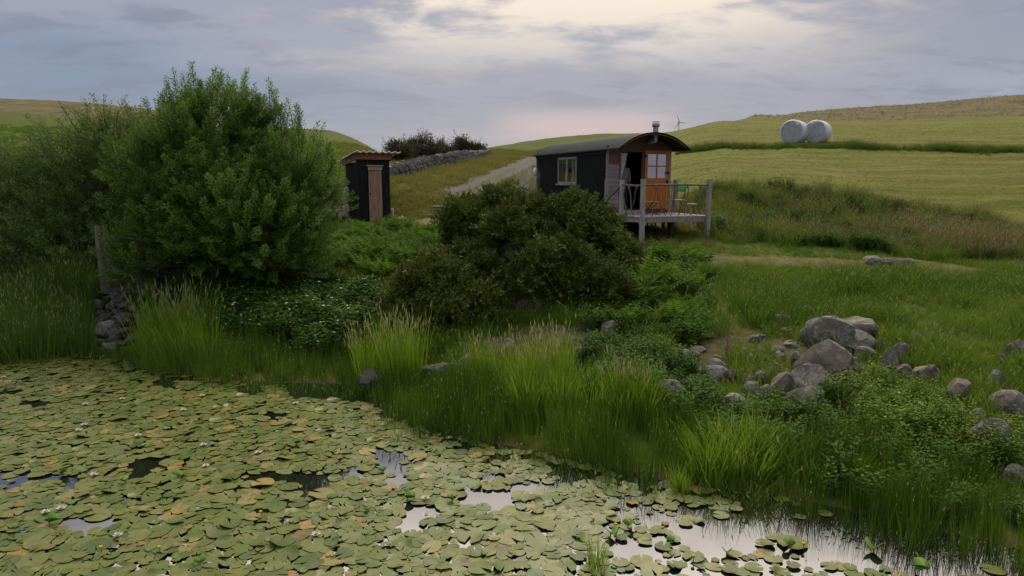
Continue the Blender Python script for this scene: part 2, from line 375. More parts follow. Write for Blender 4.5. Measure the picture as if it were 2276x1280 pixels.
# ================================================================== THE SETTING
def polyline_dist(X, Y, pts):
    best = np.full(X.shape, 1e9)
    for (x0, y0), (x1, y1) in zip(pts[:-1], pts[1:]):
        dx, dy = x1 - x0, y1 - y0; t = np.clip(((X - x0) * dx + (Y - y0) * dy) / (dx * dx + dy * dy + 1e-9), 0, 1)
        best = np.minimum(best, np.hypot(X - x0 - t * dx, Y - y0 - t * dy))
    return best
def gline(pp): return [tuple(ground_at(*q)[:2]) for q in pp]
TRACK = gline([(1030, 432), (1070, 412), (1110, 392), (1150, 373), (1180, 360), (1200, 352)])
PATH = gline([(1380, 568), (1440, 568), (1520, 570), (1600, 574), (1700, 580), (1800, 580), (1920, 590), (2040, 594), (2110, 602)])
WORN = gline([(1600, 585), (1572, 622), (1600, 680), (1640, 735), (1660, 770)])
SOIL_A = gline([(1540, 800), (1600, 770), (1680, 760), (1760, 770)])
SOIL_B = gline([(1120, 765), (1200, 752), (1290, 755), (1340, 750)])
YARD = gline([(800, 500), (880, 505), (960, 500), (1040, 480)])

def terrain():
    rows = np.concatenate([np.linspace(2.0, 26, 190, endpoint=False), np.geomspace(26, 600, 170)]); cols = np.linspace(-1, 1, 330)
    Yg, Sg = np.meshgrid(rows, cols, indexing='ij'); Xg = Sg * (Yg * 1.15 + 9.0); Zg = height(Xg, Yg)
    nr, nc = Yg.shape; co = np.stack([Xg, Yg, Zg], -1).reshape(-1, 3).astype(np.float32)
    idx = np.arange(nr * nc).reshape(nr, nc); q = np.stack([idx[:-1, :-1], idx[:-1, 1:], idx[1:, 1:], idx[1:, :-1]], -1).reshape(-1, 4)
    me = bpy.data.meshes.new('ground'); me.vertices.add(len(co)); me.vertices.foreach_set('co', co.ravel())
    me.loops.add(q.size); me.loops.foreach_set('vertex_index', q.ravel().astype(np.int32)); me.polygons.add(len(q))
    me.polygons.foreach_set('loop_start', np.arange(0, q.size, 4, dtype=np.int32)); me.polygons.foreach_set('loop_total', np.full(len(q), 4, np.int32))
    me.update(); me.validate(); me.polygons.foreach_set('use_smooth', [True] * len(me.polygons))
    X, Y = co[:, 0].astype(float), co[:, 1].astype(float); px = 1138 + 1536 * X / np.maximum(Y, .5); d = shore_dist(X, Y)
    wob = 0.25 * vnoise(X, Y, 1.5, 11) + 0.12 * vnoise(X, Y, 4, 12)
    td = polyline_dist(X, Y, TRACK); gravel = np.clip(sstep(1.15, .7, td + wob) - 0.75 * sstep(.28, .12, td + .5 * wob), 0, 1)
    pd = polyline_dist(X, Y, PATH) + wob; path = sstep(1.0, .45, pd)
    path = np.maximum(.85 * path, 0.3 * sstep(.25, .05, polyline_dist(X, Y, WORN) + wob))
    gravel = np.maximum(gravel, .85 * sstep(.8, .3, pd) * sstep(5.8, 4.4, X))
    soil = np.maximum(.75 * sstep(.6, .05, polyline_dist(X, Y, SOIL_A) + 1.6 * wob), sstep(.5, .2, polyline_dist(X, Y, SOIL_B) + wob))
    soil = np.maximum(soil, sstep(.25, .0, d))
    dry = sstep(1.6, .4, polyline_dist(X, Y, YARD) + wob)
    edge = np.interp(px, [1480, 1600, 1760, 1900, 2050, 2276, 3200], [24.6, 24.6, 25, 25, 24.5, 24, 23.5])
    field = sstep(-.3, .3, Y - edge + wob) * sstep(1440, 1490, px + 30 * wob) * (Y < 85)
    moor = np.where(px > 1550, sstep(76, 84, Y + 4 * wob), 0) + np.where(px < 600, sstep(88, 100, Y + 6 * wob), 0)
    for nm, v in (('gravel', gravel), ('path', path), ('soil', soil), ('field', field), ('moor', moor), ('dry', dry)):
        a = me.attributes.new(nm, 'FLOAT', 'POINT'); a.data.foreach_set('value', v.astype(np.float32))
    m = new_mat('ground'); N, L = nodes_of(m); b = N['Principled BSDF']; b.inputs['Roughness'].default_value = 0.95; b.inputs['Specular IOR Level'].default_value = 0.1
    geo = N.new('ShaderNodeNewGeometry')
    def noise(scale, detail=6, rough=.6, stretch=(1, 1, 1), rot=0.0):
        mp = N.new('ShaderNodeMapping'); mp.inputs['Scale'].default_value = stretch; mp.inputs['Rotation'].default_value = (0, 0, rot); L.new(geo.outputs['Position'], mp.inputs[0])
        n = N.new('ShaderNodeTexNoise'); n.inputs['Scale'].default_value = scale; n.inputs['Detail'].default_value = detail; n.inputs['Roughness'].default_value = rough
        L.new(mp.outputs[0], n.inputs['Vector']); return n.outputs['Fac']
    def R(fac, cols): r = ramp(N, cols); L.new(fac, r.inputs[0]); return r.outputs[0]
    def attr(n): a = N.new('ShaderNodeAttribute'); a.attribute_name = n; return a.outputs['Fac']
    def mix(f, a, b_):
        n = N.new('ShaderNodeMix'); n.data_type = 'RGBA'; L.new(f, n.inputs[0]); L.new(a, n.inputs[6]); L.new(b_, n.inputs[7]); return n.outputs[2]
    fine = noise(7, 8, .7)
    grass = R(noise(.6, 8, .7), [(.3, (.045, .075, .010)), (.5, (.075, .102, .014)), (.7, (.115, .115, .026))])
    fieldc = R(noise(.9, 7, .62, (.10, .85, 1), .06), [(.28, (.084, .110, .013)), (.42, (.124, .144, .020)), (.54, (.165, .155, .042)), (.66, (.112, .134, .017)), (.76, (.142, .150, .026))])
    streak = N.new('ShaderNodeMix'); streak.data_type = 'RGBA'; streak.blend_type = 'MULTIPLY'; streak.inputs[0].default_value = .75
    L.new(fieldc, streak.inputs[6]); L.new(R(noise(2.2, 6, .7, (.12, 1.6, 1), .06), [(.34, (.55, .56, .50)), (.6, (1.15, 1.13, 1.08))]), streak.inputs[7])
    moorc = R(noise(.35, 9, .75, (1, .45, 1)), [(.36, (.05, .055, .02)), (.46, (.115, .10, .045)), (.6, (.165, .135, .07)), (.7, (.10, .10, .03))])
    wv = N.new('ShaderNodeTexWave'); wv.bands_direction = 'Y'; wv.inputs['Scale'].default_value = .22; wv.inputs['Distortion'].default_value = 5.0; wv.inputs['Detail'].default_value = 4; wv.inputs['Detail Scale'].default_value = .6
    mpw = N.new('ShaderNodeMapping'); mpw.inputs['Scale'].default_value = (.25, 1, 1); mpw.inputs['Rotation'].default_value = (0, 0, .05); L.new(geo.outputs['Position'], mpw.inputs[0]); L.new(mpw.outputs[0], wv.inputs['Vector'])
    sw = N.new('ShaderNodeMix'); sw.data_type = 'RGBA'; sw.blend_type = 'MULTIPLY'; sw.inputs[0].default_value = .8; L.new(streak.outputs[2], sw.inputs[6]); L.new(R(wv.outputs['Fac'], [(.1, (.86, .88, .80)), (.5, (1.0, 1.0, .98)), (.9, (1.08, 1.05, 1.10))]), sw.inputs[7])
    c = mix(attr('field'), grass, sw.outputs[2]); c = mix(attr('moor'), c, moorc)
    c = mix(attr('dry'), c, R(noise(1.5, 8, .7), [(.35, (.13, .115, .035)), (.65, (.22, .17, .075))]))
    c = mix(attr('path'), c, R(noise(2.5, 8, .7), [(.35, (.10, .10, .03)), (.55, (.15, .125, .05)), (.7, (.21, .165, .095))]))
    c = mix(attr('soil'), c, R(noise(3.5, 8, .7), [(.35, (.05, .038, .028)), (.65, (.13, .095, .07))]))
    c = mix(attr('gravel'), c, R(noise(9, 8, .75), [(.35, (.085, .076, .068)), (.65, (.175, .150, .142))]))
    mm = N.new('ShaderNodeMix'); mm.data_type = 'RGBA'; mm.blend_type = 'MULTIPLY'; mm.inputs[0].default_value = .6
    L.new(c, mm.inputs[6]); L.new(R(fine, [(.3, (.55, .55, .5)), (.7, (1.3, 1.3, 1.25))]), mm.inputs[7]); L.new(mm.outputs[2], b.inputs['Base Color'])
    bp = N.new('ShaderNodeBump'); bp.inputs['Strength'].default_value = .6; bp.inputs['Distance'].default_value = .08; L.new(fine, bp.inputs['Height']); L.new(bp.outputs[0], b.inputs['Normal'])
    me.materials.append(m); structure(link('ground', me))
terrain()

def water():
    m = new_mat('pond_water'); N, L = nodes_of(m); out = N['Material Output']; b = N['Principled BSDF']
    b.inputs['Base Color'].default_value = (.010, .012, .009, 1); b.inputs['Roughness'].default_value = .3; b.inputs['Specular IOR Level'].default_value = 0
    g = N.new('ShaderNodeBsdfGlossy'); g.inputs['Roughness'].default_value = .025; g.inputs['Color'].default_value = (.95, .96, 1, 1)
    geo = N.new('ShaderNodeNewGeometry'); n = N.new('ShaderNodeTexNoise'); n.inputs['Scale'].default_value = 2.2; n.inputs['Detail'].default_value = 3; L.new(geo.outputs['Position'], n.inputs['Vector'])
    bp = N.new('ShaderNodeBump'); bp.inputs['Strength'].default_value = .05; bp.inputs['Distance'].default_value = .02; L.new(n.outputs['Fac'], bp.inputs['Height'])
    L.new(bp.outputs[0], g.inputs['Normal']); fr = N.new('ShaderNodeFresnel'); fr.inputs['IOR'].default_value = 3.4; L.new(bp.outputs[0], fr.inputs['Normal'])
    ms = N.new('ShaderNodeMixShader'); L.new(fr.outputs[0], ms.inputs[0]); L.new(b.outputs[0], ms.inputs[1]); L.new(g.outputs[0], ms.inputs[2]); L.new(ms.outputs[0], out.inputs['Surface'])
    mb = MB(); n = 40
    xs = np.linspace(-45, 22, n); ys = np.linspace(-12, 14.5, n)
    mb.add([(x, y, 0) for y in ys for x in xs], [(j * n + i, j * n + i + 1, (j + 1) * n + i + 1, (j + 1) * n + i) for j in range(n - 1) for i in range(n - 1)])
    structure(mb.obj('pond_water', m))
    structure(MB_plane('pond_bed', -45, 22, -14, 2.05, -.9, MATS['ground']))
def MB_plane(name, x0, x1, y0, y1, z, mat):
    mb = MB(); mb.add([(x0, y0, z), (x1, y0, z), (x1, y1, z), (x0, y1, z)], [(0, 1, 2, 3)]); return mb.obj(name, mat)
water()

# ================================================================== MATERIALS FOR THINGS
solid_mat('tin_black', (.006, .009, .0075), (.016, .021, .018), 3, .6, 0, .1, 30, (2.5, 2.5, .35), spec=.18)
solid_mat('tin_roof', (.014, .018, .019), (.028, .035, .037), 2.0, .7, 0, .15, 40, (1, .3, 1), spec=.12)
solid_mat('wood_grey', (.20, .165, .15), (.42, .36, .33), 5, .85, 0, .35, 30, (1, 1, 6), rand=.15)
solid_mat('wood_grey_h', (.22, .175, .165), (.46, .385, .365), 5, .85, 0, .35, 30, (6, 1, 1), rand=.18)
solid_mat('wood_lap_grey', (.20, .155, .155), (.42, .335, .33), 4, .85, 0, .4, 40, (1, 8, 8), rand=.2)
solid_mat('wood_lap_brown', (.14, .075, .052), (.27, .145, .10), 4, .8, 0, .4, 40, (1, 8, 8), rand=.15)
solid_mat('wood_gable', (.08, .038, .020), (.19, .09, .045), 4, .7, 0, .3, 40, (1, 8, 8), rand=.12)
solid_mat('wood_orange', (.38, .11, .018), (.56, .19, .036), 5, .5, 0, .2, 30, (8, 8, 1), rand=.08)
solid_mat('wood_orange_d', (.24, .085, .03), (.38, .14, .05), 5, .6, 0, .2, 30, (1, 8, 8), rand=.12)
solid_mat('wood_pink', (.22, .125, .09), (.46, .29, .215), 3, .85, 0, .4, 30, (6, 6, .7), rand=.12)
solid_mat('wood_pale', (.28, .21, .15), (.48, .38, .29), 5, .8, 0, .3, 30, (1, 6, 6), rand=.12)
solid_mat('wood_post', (.22, .205, .175), (.46, .43, .385), 4, .9, 0, .5, 25, (6, 6, .8), rand=.15)
solid_mat('wood_post_mid', (.12, .115, .10), (.27, .26, .235), 4, .9, 0, .5, 25, (6, 6, .8))
solid_mat('wood_post_dark', (.07, .068, .05), (.15, .145, .115), 4, .9, 0, .5, 25, (6, 6, .8))
solid_mat('wood_black', (.008, .008, .009), (.018, .018, .02), 6, .7, 0, .2)
solid_mat('bark', (.03, .026, .02), (.075, .065, .05), 6, .9, 0, .5, 20, (3, 3, 1))
solid_mat('branch', (.10, .075, .055), (.24, .19, .15), 8, .8, 0, .4, 30)
solid_mat('interior', (.018, .010, .007), (.04, .022, .014), 4, .8)
solid_mat('steel_flue', (.30, .31, .31), (.45, .46, .46), 5, .5, .6, .05)
solid_mat('iron_dark', (.012, .011, .010), (.035, .03, .026), 9, .7, .3, .2)
solid_mat('rust', (.075, .028, .016), (.17, .065, .035), 12, .8, .1, .3)
solid_mat('paint_green', (.06, .30, .09), (.10, .40, .13), 10, .5, 0, .05, rand=.06)
solid_mat('paint_green_pale', (.24, .32, .12), (.34, .40, .18), 10, .6, 0, .05)
solid_mat('white_cloth', (.55, .52, .47), (.72, .70, .66), 6, .9, 0, .1)
solid_mat('white_enamel', (.70, .72, .74), (.80, .80, .80), 6, .3)
solid_mat('window_frame', (.20, .18, .165), (.36, .33, .31), 6, .7, 0, .2, 40, rand=.1)
solid_mat('bale_wrap', (.52, .53, .54), (.70, .70, .69), 3, .38, 0, .6, 7, (1, 1, 1), spec=.5)
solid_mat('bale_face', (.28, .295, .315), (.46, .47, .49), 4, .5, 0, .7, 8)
solid_mat('turbine_white', (.45, .47, .5), (.55, .57, .6), 4, .5)
solid_mat('roof_pale', (.55, .52, .48), (.75, .72, .68), 4, .6, 0, .1)
solid_mat('concrete', (.32, .30, .27), (.52, .49, .45), 8, .9, 0, .3)
solid_mat('plastic_black', (.010, .010, .011), (.02, .02, .021), 8, .5)
solid_mat('skin', (.36, .21, .155), (.42, .25, .19), 9, .55)
solid_mat('hair_brown', (.035, .019, .012), (.07, .038, .022), 20, .6, 0, .3, 60, (8, 8, 1))
solid_mat('shirt_grey', (.26, .245, .23), (.38, .36, .34), 9, .9, 0, .2)
solid_mat('trousers_dark', (.03, .022, .018), (.055, .04, .032), 9, .9)
def glass_mat():
    m = new_mat('glass'); N, L = nodes_of(m); out = N['Material Output']; N.remove(N['Principled BSDF'])
    g = N.new('ShaderNodeBsdfGlossy'); g.inputs['Roughness'].default_value = .03; t = N.new('ShaderNodeBsdfTransparent'); t.inputs[0].default_value = (.8, .84, .84, 1)
    lw = N.new('ShaderNodeLayerWeight'); fr = N.new('ShaderNodeMath'); fr.operation = 'POWER'; fr.inputs[1].default_value = 3.0; L.new(lw.outputs['Facing'], fr.inputs[0]); ad = N.new('ShaderNodeMath'); ad.operation = 'ADD'; ad.inputs[1].default_value = .05; ad.use_clamp = True; L.new(fr.outputs[0], ad.inputs[0]); ms = N.new('ShaderNodeMixShader'); L.new(ad.outputs[0], ms.inputs[0]); L.new(t.outputs[0], ms.inputs[1]); L.new(g.outputs[0], ms.inputs[2]); L.new(ms.outputs[0], out.inputs[0])
glass_mat()
def glass_front():
    m = MATS['glass'].copy(); m.name = 'glass_front'; MATS['glass_front'] = m
    for n in m.node_tree.nodes:
        if n.type == 'MATH' and n.operation == 'ADD': n.inputs[1].default_value = .45
        if n.type == 'BSDF_TRANSPARENT': n.inputs[0].default_value = (.6, .64, .66, 1)
glass_front()
def stone_mat(name, dark, mid, lich, moss=None):
    m = new_mat(name); N, L = nodes_of(m); b = N['Principled BSDF']; b.inputs['Roughness'].default_value = .88; b.inputs['Specular IOR Level'].default_value = .25
    tc = N.new('ShaderNodeTexCoord'); oi = N.new('ShaderNodeObjectInfo'); ad = N.new('ShaderNodeVectorMath'); ad.operation = 'ADD'
    L.new(tc.outputs['Object'], ad.inputs[0]); L.new(oi.outputs['Location'], ad.inputs[1])
    def nz(s, d=8, r=.65):
        n = N.new('ShaderNodeTexNoise'); n.inputs['Scale'].default_value = s; n.inputs['Detail'].default_value = d; n.inputs['Roughness'].default_value = r; L.new(ad.outputs[0], n.inputs['Vector']); return n.outputs['Fac']
    r = ramp(N, [(.3, dark), (.52, mid), (.7, tuple(c * 1.3 for c in mid))]); L.new(nz(3.5), r.inputs[0])
    r2 = ramp(N, [(.52, (0, 0, 0)), (.62, (1, 1, 1))]); L.new(nz(11), r2.inputs[0])
    mx = N.new('ShaderNodeMix'); mx.data_type = 'RGBA'; mt = N.new('ShaderNodeMath'); mt.operation = 'MULTIPLY'; mt.inputs[1].default_value = .75
    L.new(r2.outputs[0], mt.inputs[0]); L.new(mt.outputs[0], mx.inputs[0]); L.new(r.outputs[0], mx.inputs[6]); mx.inputs[7].default_value = (*lich, 1); src = mx.outputs[2]
    if moss:
        r3 = ramp(N, [(.5, (0, 0, 0)), (.62, (1, 1, 1))]); L.new(nz(2.2, 6), r3.inputs[0]); m3 = N.new('ShaderNodeMix'); m3.data_type = 'RGBA'
        L.new(r3.outputs[0], m3.inputs[0]); L.new(src, m3.inputs[6]); m3.inputs[7].default_value = (*moss, 1); src = m3.outputs[2]
    hs = N.new('ShaderNodeHueSaturation'); mr = N.new('ShaderNodeMapRange'); mr.inputs[3].default_value = .8; mr.inputs[4].default_value = 1.2
    L.new(oi.outputs['Random'], mr.inputs[0]); L.new(mr.outputs[0], hs.inputs['Value']); L.new(src, hs.inputs['Color']); L.new(hs.outputs[0], b.inputs['Base Color'])
    bp = N.new('ShaderNodeBump'); bp.inputs['Strength'].default_value = .7; bp.inputs['Distance'].default_value = .03; L.new(nz(16, 8, .7), bp.inputs['Height']); L.new(bp.outputs[0], b.inputs['Normal'])
    return m
stone_mat('stone_grey', (.080, .072, .062), (.185, .168, .148), (.33, .315, .285), (.115, .105, .075))
stone_mat('stone_brown', (.095, .080, .065), (.19, .16, .13), (.29, .26, .21), (.10, .085, .05))
stone_mat('stone_moss', (.09, .085, .08), (.19, .18, .165), (.30, .29, .26), (.10, .085, .03))
stone_mat('stone_dark', (.04, .036, .034), (.085, .078, .075), (.19, .185, .18), (.035, .045, .014))
stone_mat('stone_wall', (.075, .068, .06), (.155, .14, .125), (.29, .275, .25))
stone_mat('stone_pale', (.28, .22, .18), (.46, .38, .31), (.55, .48, .42))
solid_mat('stone_wet', (.018, .018, .022), (.05, .05, .06), 4, .22, 0, .3, 14, spec=.6)
M = MATS

# ================================================================== SHEPHERD'S HUT
HUT_RZ = math.radians(20); P0 = at(1349, 400, 22.0); HUT_Z = 1.5
HUT_M = Matrix.Translation((P0.x, P0.y, HUT_Z)) @ Matrix.Rotation(HUT_RZ, 4, 'Z')
HW, HL = 2.30, 5.95                        # width, length
Z_FL, Z_WT = 0.84, 2.76                    # floor, wall top (local)
def arch(u, rise=.52, base=2.71, half=1.30): return base + rise * max(0.0, 1 - abs((u - 1.15) / half) ** 2.1)
def corrugated(mb, o, dx, up, length, heightv, pitch=.076, amp=.009, rows=1, per=6):
    """corrugated sheet: runs along dx from o, ribs along up"""
    o, dx, up = Vector(o), Vector(dx).normalized(), Vector(up).normalized(); nrm = dx.cross(up); n = max(2, int(length / pitch * per))
    vs = []
    for j in range(rows + 1):
        for i in range(n + 1):
            s = length * i / n; vs.append(o + dx * s + up * (heightv * j / rows) + nrm * (amp * math.sin(2 * math.pi * s / pitch)))
    mb.add(vs, [(j * (n + 1) + i, j * (n + 1) + i + 1, (j + 1) * (n + 1) + i + 1, (j + 1) * (n + 1) + i) for j in range(rows) for i in range(n)])

def build_hut():
    H = empty('shepherd_hut', (P0.x, P0.y, HUT_Z), HUT_RZ)
    tag(H, "black tin shepherd's hut with curved roof and open orange door", 'hut')
    # side wall facing left, in sheets round the window
    W0, W1, WZ0, WZ1 = 2.20, 3.78, 1.66, 2.60
    for (a, b, z0, z1) in ((0.06, 1.13, .60, Z_WT), (1.13, W0, .60, Z_WT), (W1, 4.85, .60, Z_WT), (4.85, HL, .60, Z_WT), (W0, W1, .60, WZ0), (W0, W1, WZ1, Z_WT)):
        mb = MB(); corrugated(mb, (-.012, b, z0), (0, -1, 0), (0, 0, 1), b - a, z1 - z0); mb.obj('wall_sheet', M['tin_black'], H, True)
    for (a, b) in ((0.06, 2.0), (2.0, 4.0), (4.0, HL)):
        mb = MB(); corrugated(mb, (HW + .012, a, .60), (0, 1, 0), (0, 0, 1), b - a, Z_WT - .60); mb.obj('wall_sheet', M['tin_black'], H, True)
    for (a, b) in ((0, 1.15), (1.15, HW)):
        mb = MB(); corrugated(mb, (b, HL + .012, .60), (-1, 0, 0), (0, 0, 1), b - a, Z_WT - .60); mb.obj('wall_sheet', M['tin_black'], H, True)
    # inner lining: floor, walls, ceiling
    boxo('floor_board', .05, HW - .05, .05, HL - .05, Z_FL - .06, Z_FL, M['interior'], H)
    for x0, x1, y0, y1, z0, z1 in ((.03, .06, .08, W0, Z_FL, Z_WT), (.03, .06, W1, HL - .08, Z_FL, Z_WT), (.03, .06, W0, W1, Z_FL, WZ0), (.03, .06, W0, W1, WZ1, Z_WT),
                                   (HW - .06, HW - .03, .08, HL - .08, Z_FL, Z_WT), (.06, HW - .06, HL - .08, HL - .05, Z_FL, Z_WT)):
        boxo('lining', x0, x1, y0, y1, z0, z1, M['interior'], H)
    boxo('chassis_beam', .25, .37, .1, HL - .1, .44, .60, M['iron_dark'], H); boxo('chassis_beam', HW - .37, HW - .25, .1, HL - .1, .44, .60, M['iron_dark'], H)
    boxo('sole_plate', 0, HW, .03, HL, .60, .775, M['iron_dark'], H)
    # bay of the side window
    win = boxo('window', -.045, -.005, W0, W0 + .07, WZ0, WZ1, M['window_frame'], H)
    for (a, b, z0, z1) in ((W1 - .07, W1, WZ0, WZ1), ((W0 + W1) / 2 - .045, (W0 + W1) / 2 + .045, WZ0 + .07, WZ1 - .07), (W0 + .07, W1 - .07, WZ1 - .07, WZ1), (W0 + .07, W1 - .07, WZ0, WZ0 + .07)):
        boxo('frame', -.045, -.005, a, b, z0, z1, M['window_frame'], win)
    boxo('sill', -.10, -.0, W0 - .05, W1 + .05, WZ0 - .05, WZ0 - .003, M['window_frame'], win)
    mid = (W0 + W1) / 2
    for a, b in ((W0 + .07, mid - .045), (mid + .045, W1 - .07)):
        boxo('pane', -.022, -.018, a, b, WZ0 + .07, WZ1 - .07, M['glass'], win)
    for a, b in ((mid + .12, mid + .42), (mid - .42, mid - .10)):           # curtains tied back
        mb = MB(); n, r = 16, 8; vs = []
        for j in range(r + 1):
            t = j / r; w = 1 - .5 * math.sin(t * 2.2) ** 2
            for i in range(n + 1):
                s = i / n; vs.append((.075 + .02 * math.sin(s * 22), a + (b - a) * (.5 + (s - .5) * w), WZ0 + .05 + t * (WZ1 - WZ0 - .08)))
        mb.add(vs, [(j * (n + 1) + i, j * (n + 1) + i + 1, (j + 1) * (n + 1) + i + 1, (j + 1) * (n + 1) + i) for j in range(r) for i in range(n)]); mb.obj('curtain', M['white_cloth'], win, True)
    # front wall: corner trims, lapped boards, door frame
    boxo('corner_trim', -.035, .045, -.035, .03, .55, Z_WT, M['wood_grey'], H, .006)
    boxo('corner_trim', HW - .045, HW + .035, -.035, .03, .55, Z_WT, M['wood_grey'], H, .006)
    D0, D1, DZ = .47, 1.26, 2.68
    for (a, b, seed) in ((.047, D0 - .05, 1), (D1 + .05, HW - .047, 2)):
        z = .64; k = 0
        while z < Z_WT - .03:
            h = .137; z1 = min(z + h + .02, Z_WT - .002); mb = MB()
            mb.add([(a, -.032, z), (b, -.032, z), (b, -.008, z1), (a, -.008, z1), (a, .0, z), (b, .0, z), (b, .012, z1), (a, .012, z1)],
                   [(0, 1, 2, 3), (5, 4, 7, 6), (0, 4, 5, 1), (3, 2, 6, 7), (1, 5, 6, 2), (4, 0, 3, 7)])
            mb.obj('lap_board', M['wood_lap_brown'] if k > 11 or seed == 2 else M['wood_lap_grey'], H); z += h; k += 1
    for x0, x1 in ((D0 - .05, D0), (D1, D1 + .05)): boxo('door_frame', x0, x1, -.045, .06, .72, DZ, M['wood_lap_brown'], H)
    boxo('threshold', D0 - .05, D1 + .05, -.055, .06, .72, .83, M['wood_grey_h'], H)
    boxo('lintel', -.03, HW + .03, -.048, .03, Z_WT + .003, Z_WT + .12, M['wood_gable'], H)
    boxo('lintel', D0 - .05, D1 + .05, -.05, .03, DZ, Z_WT, M['wood_gable'], H)
    z = Z_WT + .124                                                             # boards under the arch
    while z < 3.20:
        z1 = min(z + .11, 3.22); pts = [u for u in np.linspace(-.02, HW + .02, 41) if arch(u) - .02 > z + .01]
        if len(pts) < 3: break
        top = [(u, min(z1, arch(u) - .02)) for u in pts]; poly = [(pts[0], z)] + top + [(pts[-1], z)]; n = len(poly); mb = MB()
        mb.add([(u, -.03, w) for u, w in poly] + [(u, .02, w) for u, w in poly], [tuple(range(n - 1, -1, -1)), tuple(range(n, 2 * n))] + [(i, (i + 1) % n, n + (i + 1) % n, n + i) for i in range(n)])
        mb.obj('gable_board', M['wood_gable'], H); z = z1 + .006
    # the same closing board at the back
    pts = np.linspace(-.02, HW + .02, 41); poly = [(-.02, Z_WT)] + [(u, arch(u) - .02) for u in pts] + [(HW + .02, Z_WT)]; n = len(poly); mb = MB()
    mb.add([(u, HL - .02, w) for u, w in poly] + [(u, HL + .02, w) for u, w in poly], [tuple(range(n)), tuple(range(2 * n - 1, n - 1, -1))] + [(i, n + i, n + (i + 1) % n, (i + 1) % n) for i in range(n)]); mb.obj('gable_board', M['tin_black'], H)
    boxo('eaves_board', -.05, -.016, .05, HL, Z_WT - .14, Z_WT - .01, M['iron_dark'], H); boxo('eaves_board', HW + .016, HW + .05, .05, HL, Z_WT - .14, Z_WT - .01, M['iron_dark'], H)
    # curved tin roof
    mb = MB(); ys = np.arange(-.97, HL + .12, .076 / 5); us = np.linspace(-.15, 2.45, 33); vs = []
    for y in ys:
        r = .008 * math.sin(2 * math.pi * y / .076)
        for u in us: vs.append((u, y, arch(u) + .012 + r))
    c = len(us); mb.add(vs, [(j * c + i, j * c + i + 1, (j + 1) * c + i + 1, (j + 1) * c + i) for j in range(len(ys) - 1) for i in range(c - 1)])
    roof = mb.obj('roof', M['tin_roof'], H, True); sd = roof.modifiers.new('thick', 'SOLIDIFY'); sd.thickness = .014; sd.offset = -1
    for y in (-.93, -.02 - .06):
        mb = MB(); mb.tube([(u, y, arch(u) - .045) for u in np.linspace(.02, 2.28, 25)], .022, 6); mb.obj('roof_bow', M['wood_gable'], roof, True)
    # flue
    fl = empty('flue', (1.42, -.50, 0)); fl.parent = H; zb = arch(1.42)
    mb = MB(); mb.lathe([(.08, zb - .22), (.085, zb + .28)], 18); mb.tube([(0, 0, zb - .18), (0, .25, zb - .2), (0, .5, zb - .2)], .075, 10); mb.obj('pipe', M['steel_flue'], fl, True)
    mb = MB(); mb.lathe([(.15, zb - .02), (.11, zb + .06), (.088, zb + .08)], 18); mb.obj('collar', M['iron_dark'], fl, True)
    mb = MB(); mb.lathe([(.075, zb + .24), (.118, zb + .24), (.118, zb + .35), (.10, zb + .35), (.10, zb + .26)], 18); mb.lathe([(.0, zb + .408), (.128, zb + .395), (.128, zb + .385), (0, zb + .385)], 18); mb.obj('cowl', M['steel_flue'], fl, True)
    # door leaf, swung right back against the front wall
    d = empty('door', (D1 + .06, -.075, 0)); d.parent = H; dw = .89
    for x0, x1, z0, z1, nm in ((0, .10, .86, 2.74, 'stile'), (dw - .10, dw, .86, 2.74, 'stile'), (.10, dw - .10, 2.62, 2.74, 'rail'), (.10, dw - .10, 1.70, 1.86, 'rail'), (.10, dw - .10, .86, 1.0, 'rail')):
        boxo(nm, x0, x1, -.022, .022, z0, z1, M['wood_orange'], d, .004)
    n = 7; bw = (dw - .2) / n
    for i in range(n): boxo('panel_board', .10 + i * bw + .004, .10 + (i + 1) * bw - .004, -.012, .010, 1.0, 1.70, M['wood_orange'], d)
    boxo('glazing_bar', dw / 2 - .02, dw / 2 + .02, -.016, .016, 1.86, 2.62, M['wood_orange'], d); boxo('glazing_bar', .10, dw / 2 - .02, -.016, .016, 2.22, 2.26, M['wood_orange'], d); boxo('glazing_bar', dw / 2 + .02, dw - .10, -.016, .016, 2.22, 2.26, M['wood_orange'], d)
    for x0, x1 in ((.10, dw / 2 - .02), (dw / 2 + .02, dw - .10)):
        for z0, z1 in ((1.86, 2.22), (2.26, 2.62)): boxo('pane', x0, x1, -.003, .003, z0, z1, M['glass_front'], d)
    mb = MB(); mb.lathe([(.0, 0), (.035, .005), (.03, .03), (.045, .06), (.03, .085), (0, .09)], 12); k = mb.obj('handle', M['iron_dark'], d, True); k.rotation_euler = (math.radians(90), 0, 0); k.location = (dw - .05, -.022, 2.02)
    boxo('lock', dw - .085, dw - .02, -.04, -.0225, 1.66, 1.80, M['iron_dark'], d, .004)
    for z in (1.05, 1.78, 2.55): boxo('hinge', -.03, .05, -.03, -.0225, z - .03, z + .03, M['iron_dark'], d)
    # curtain gathered to the left inside the doorway
    mb = MB(); n, r = 14, 12; vs = []
    for j in range(r + 1):
        t = j / r
        for i in range(n + 1):
            s = i / n; w = .26 * (1 - t) ** .8 + .045; vs.append((D0 + .012 + s * w, .10 + .018 * math.sin(s * 20 + t), DZ - .03 - t * .92))
    mb.add(vs, [(j * (n + 1) + i, (j + 1) * (n + 1) + i, (j + 1) * (n + 1) + i + 1, j * (n + 1) + i + 1) for j in range(r) for i in range(n)]); mb.obj('curtain', M['white_cloth'], H, True)
    rod('curtain_rail', (D0, .10, DZ - .02), (D1, .10, DZ - .02), .012, M['iron_dark'], H)
    # white lamp on the far corner
    lp = empty('wall_lamp', (-.02, HL + .10, 0)); lp.parent = H
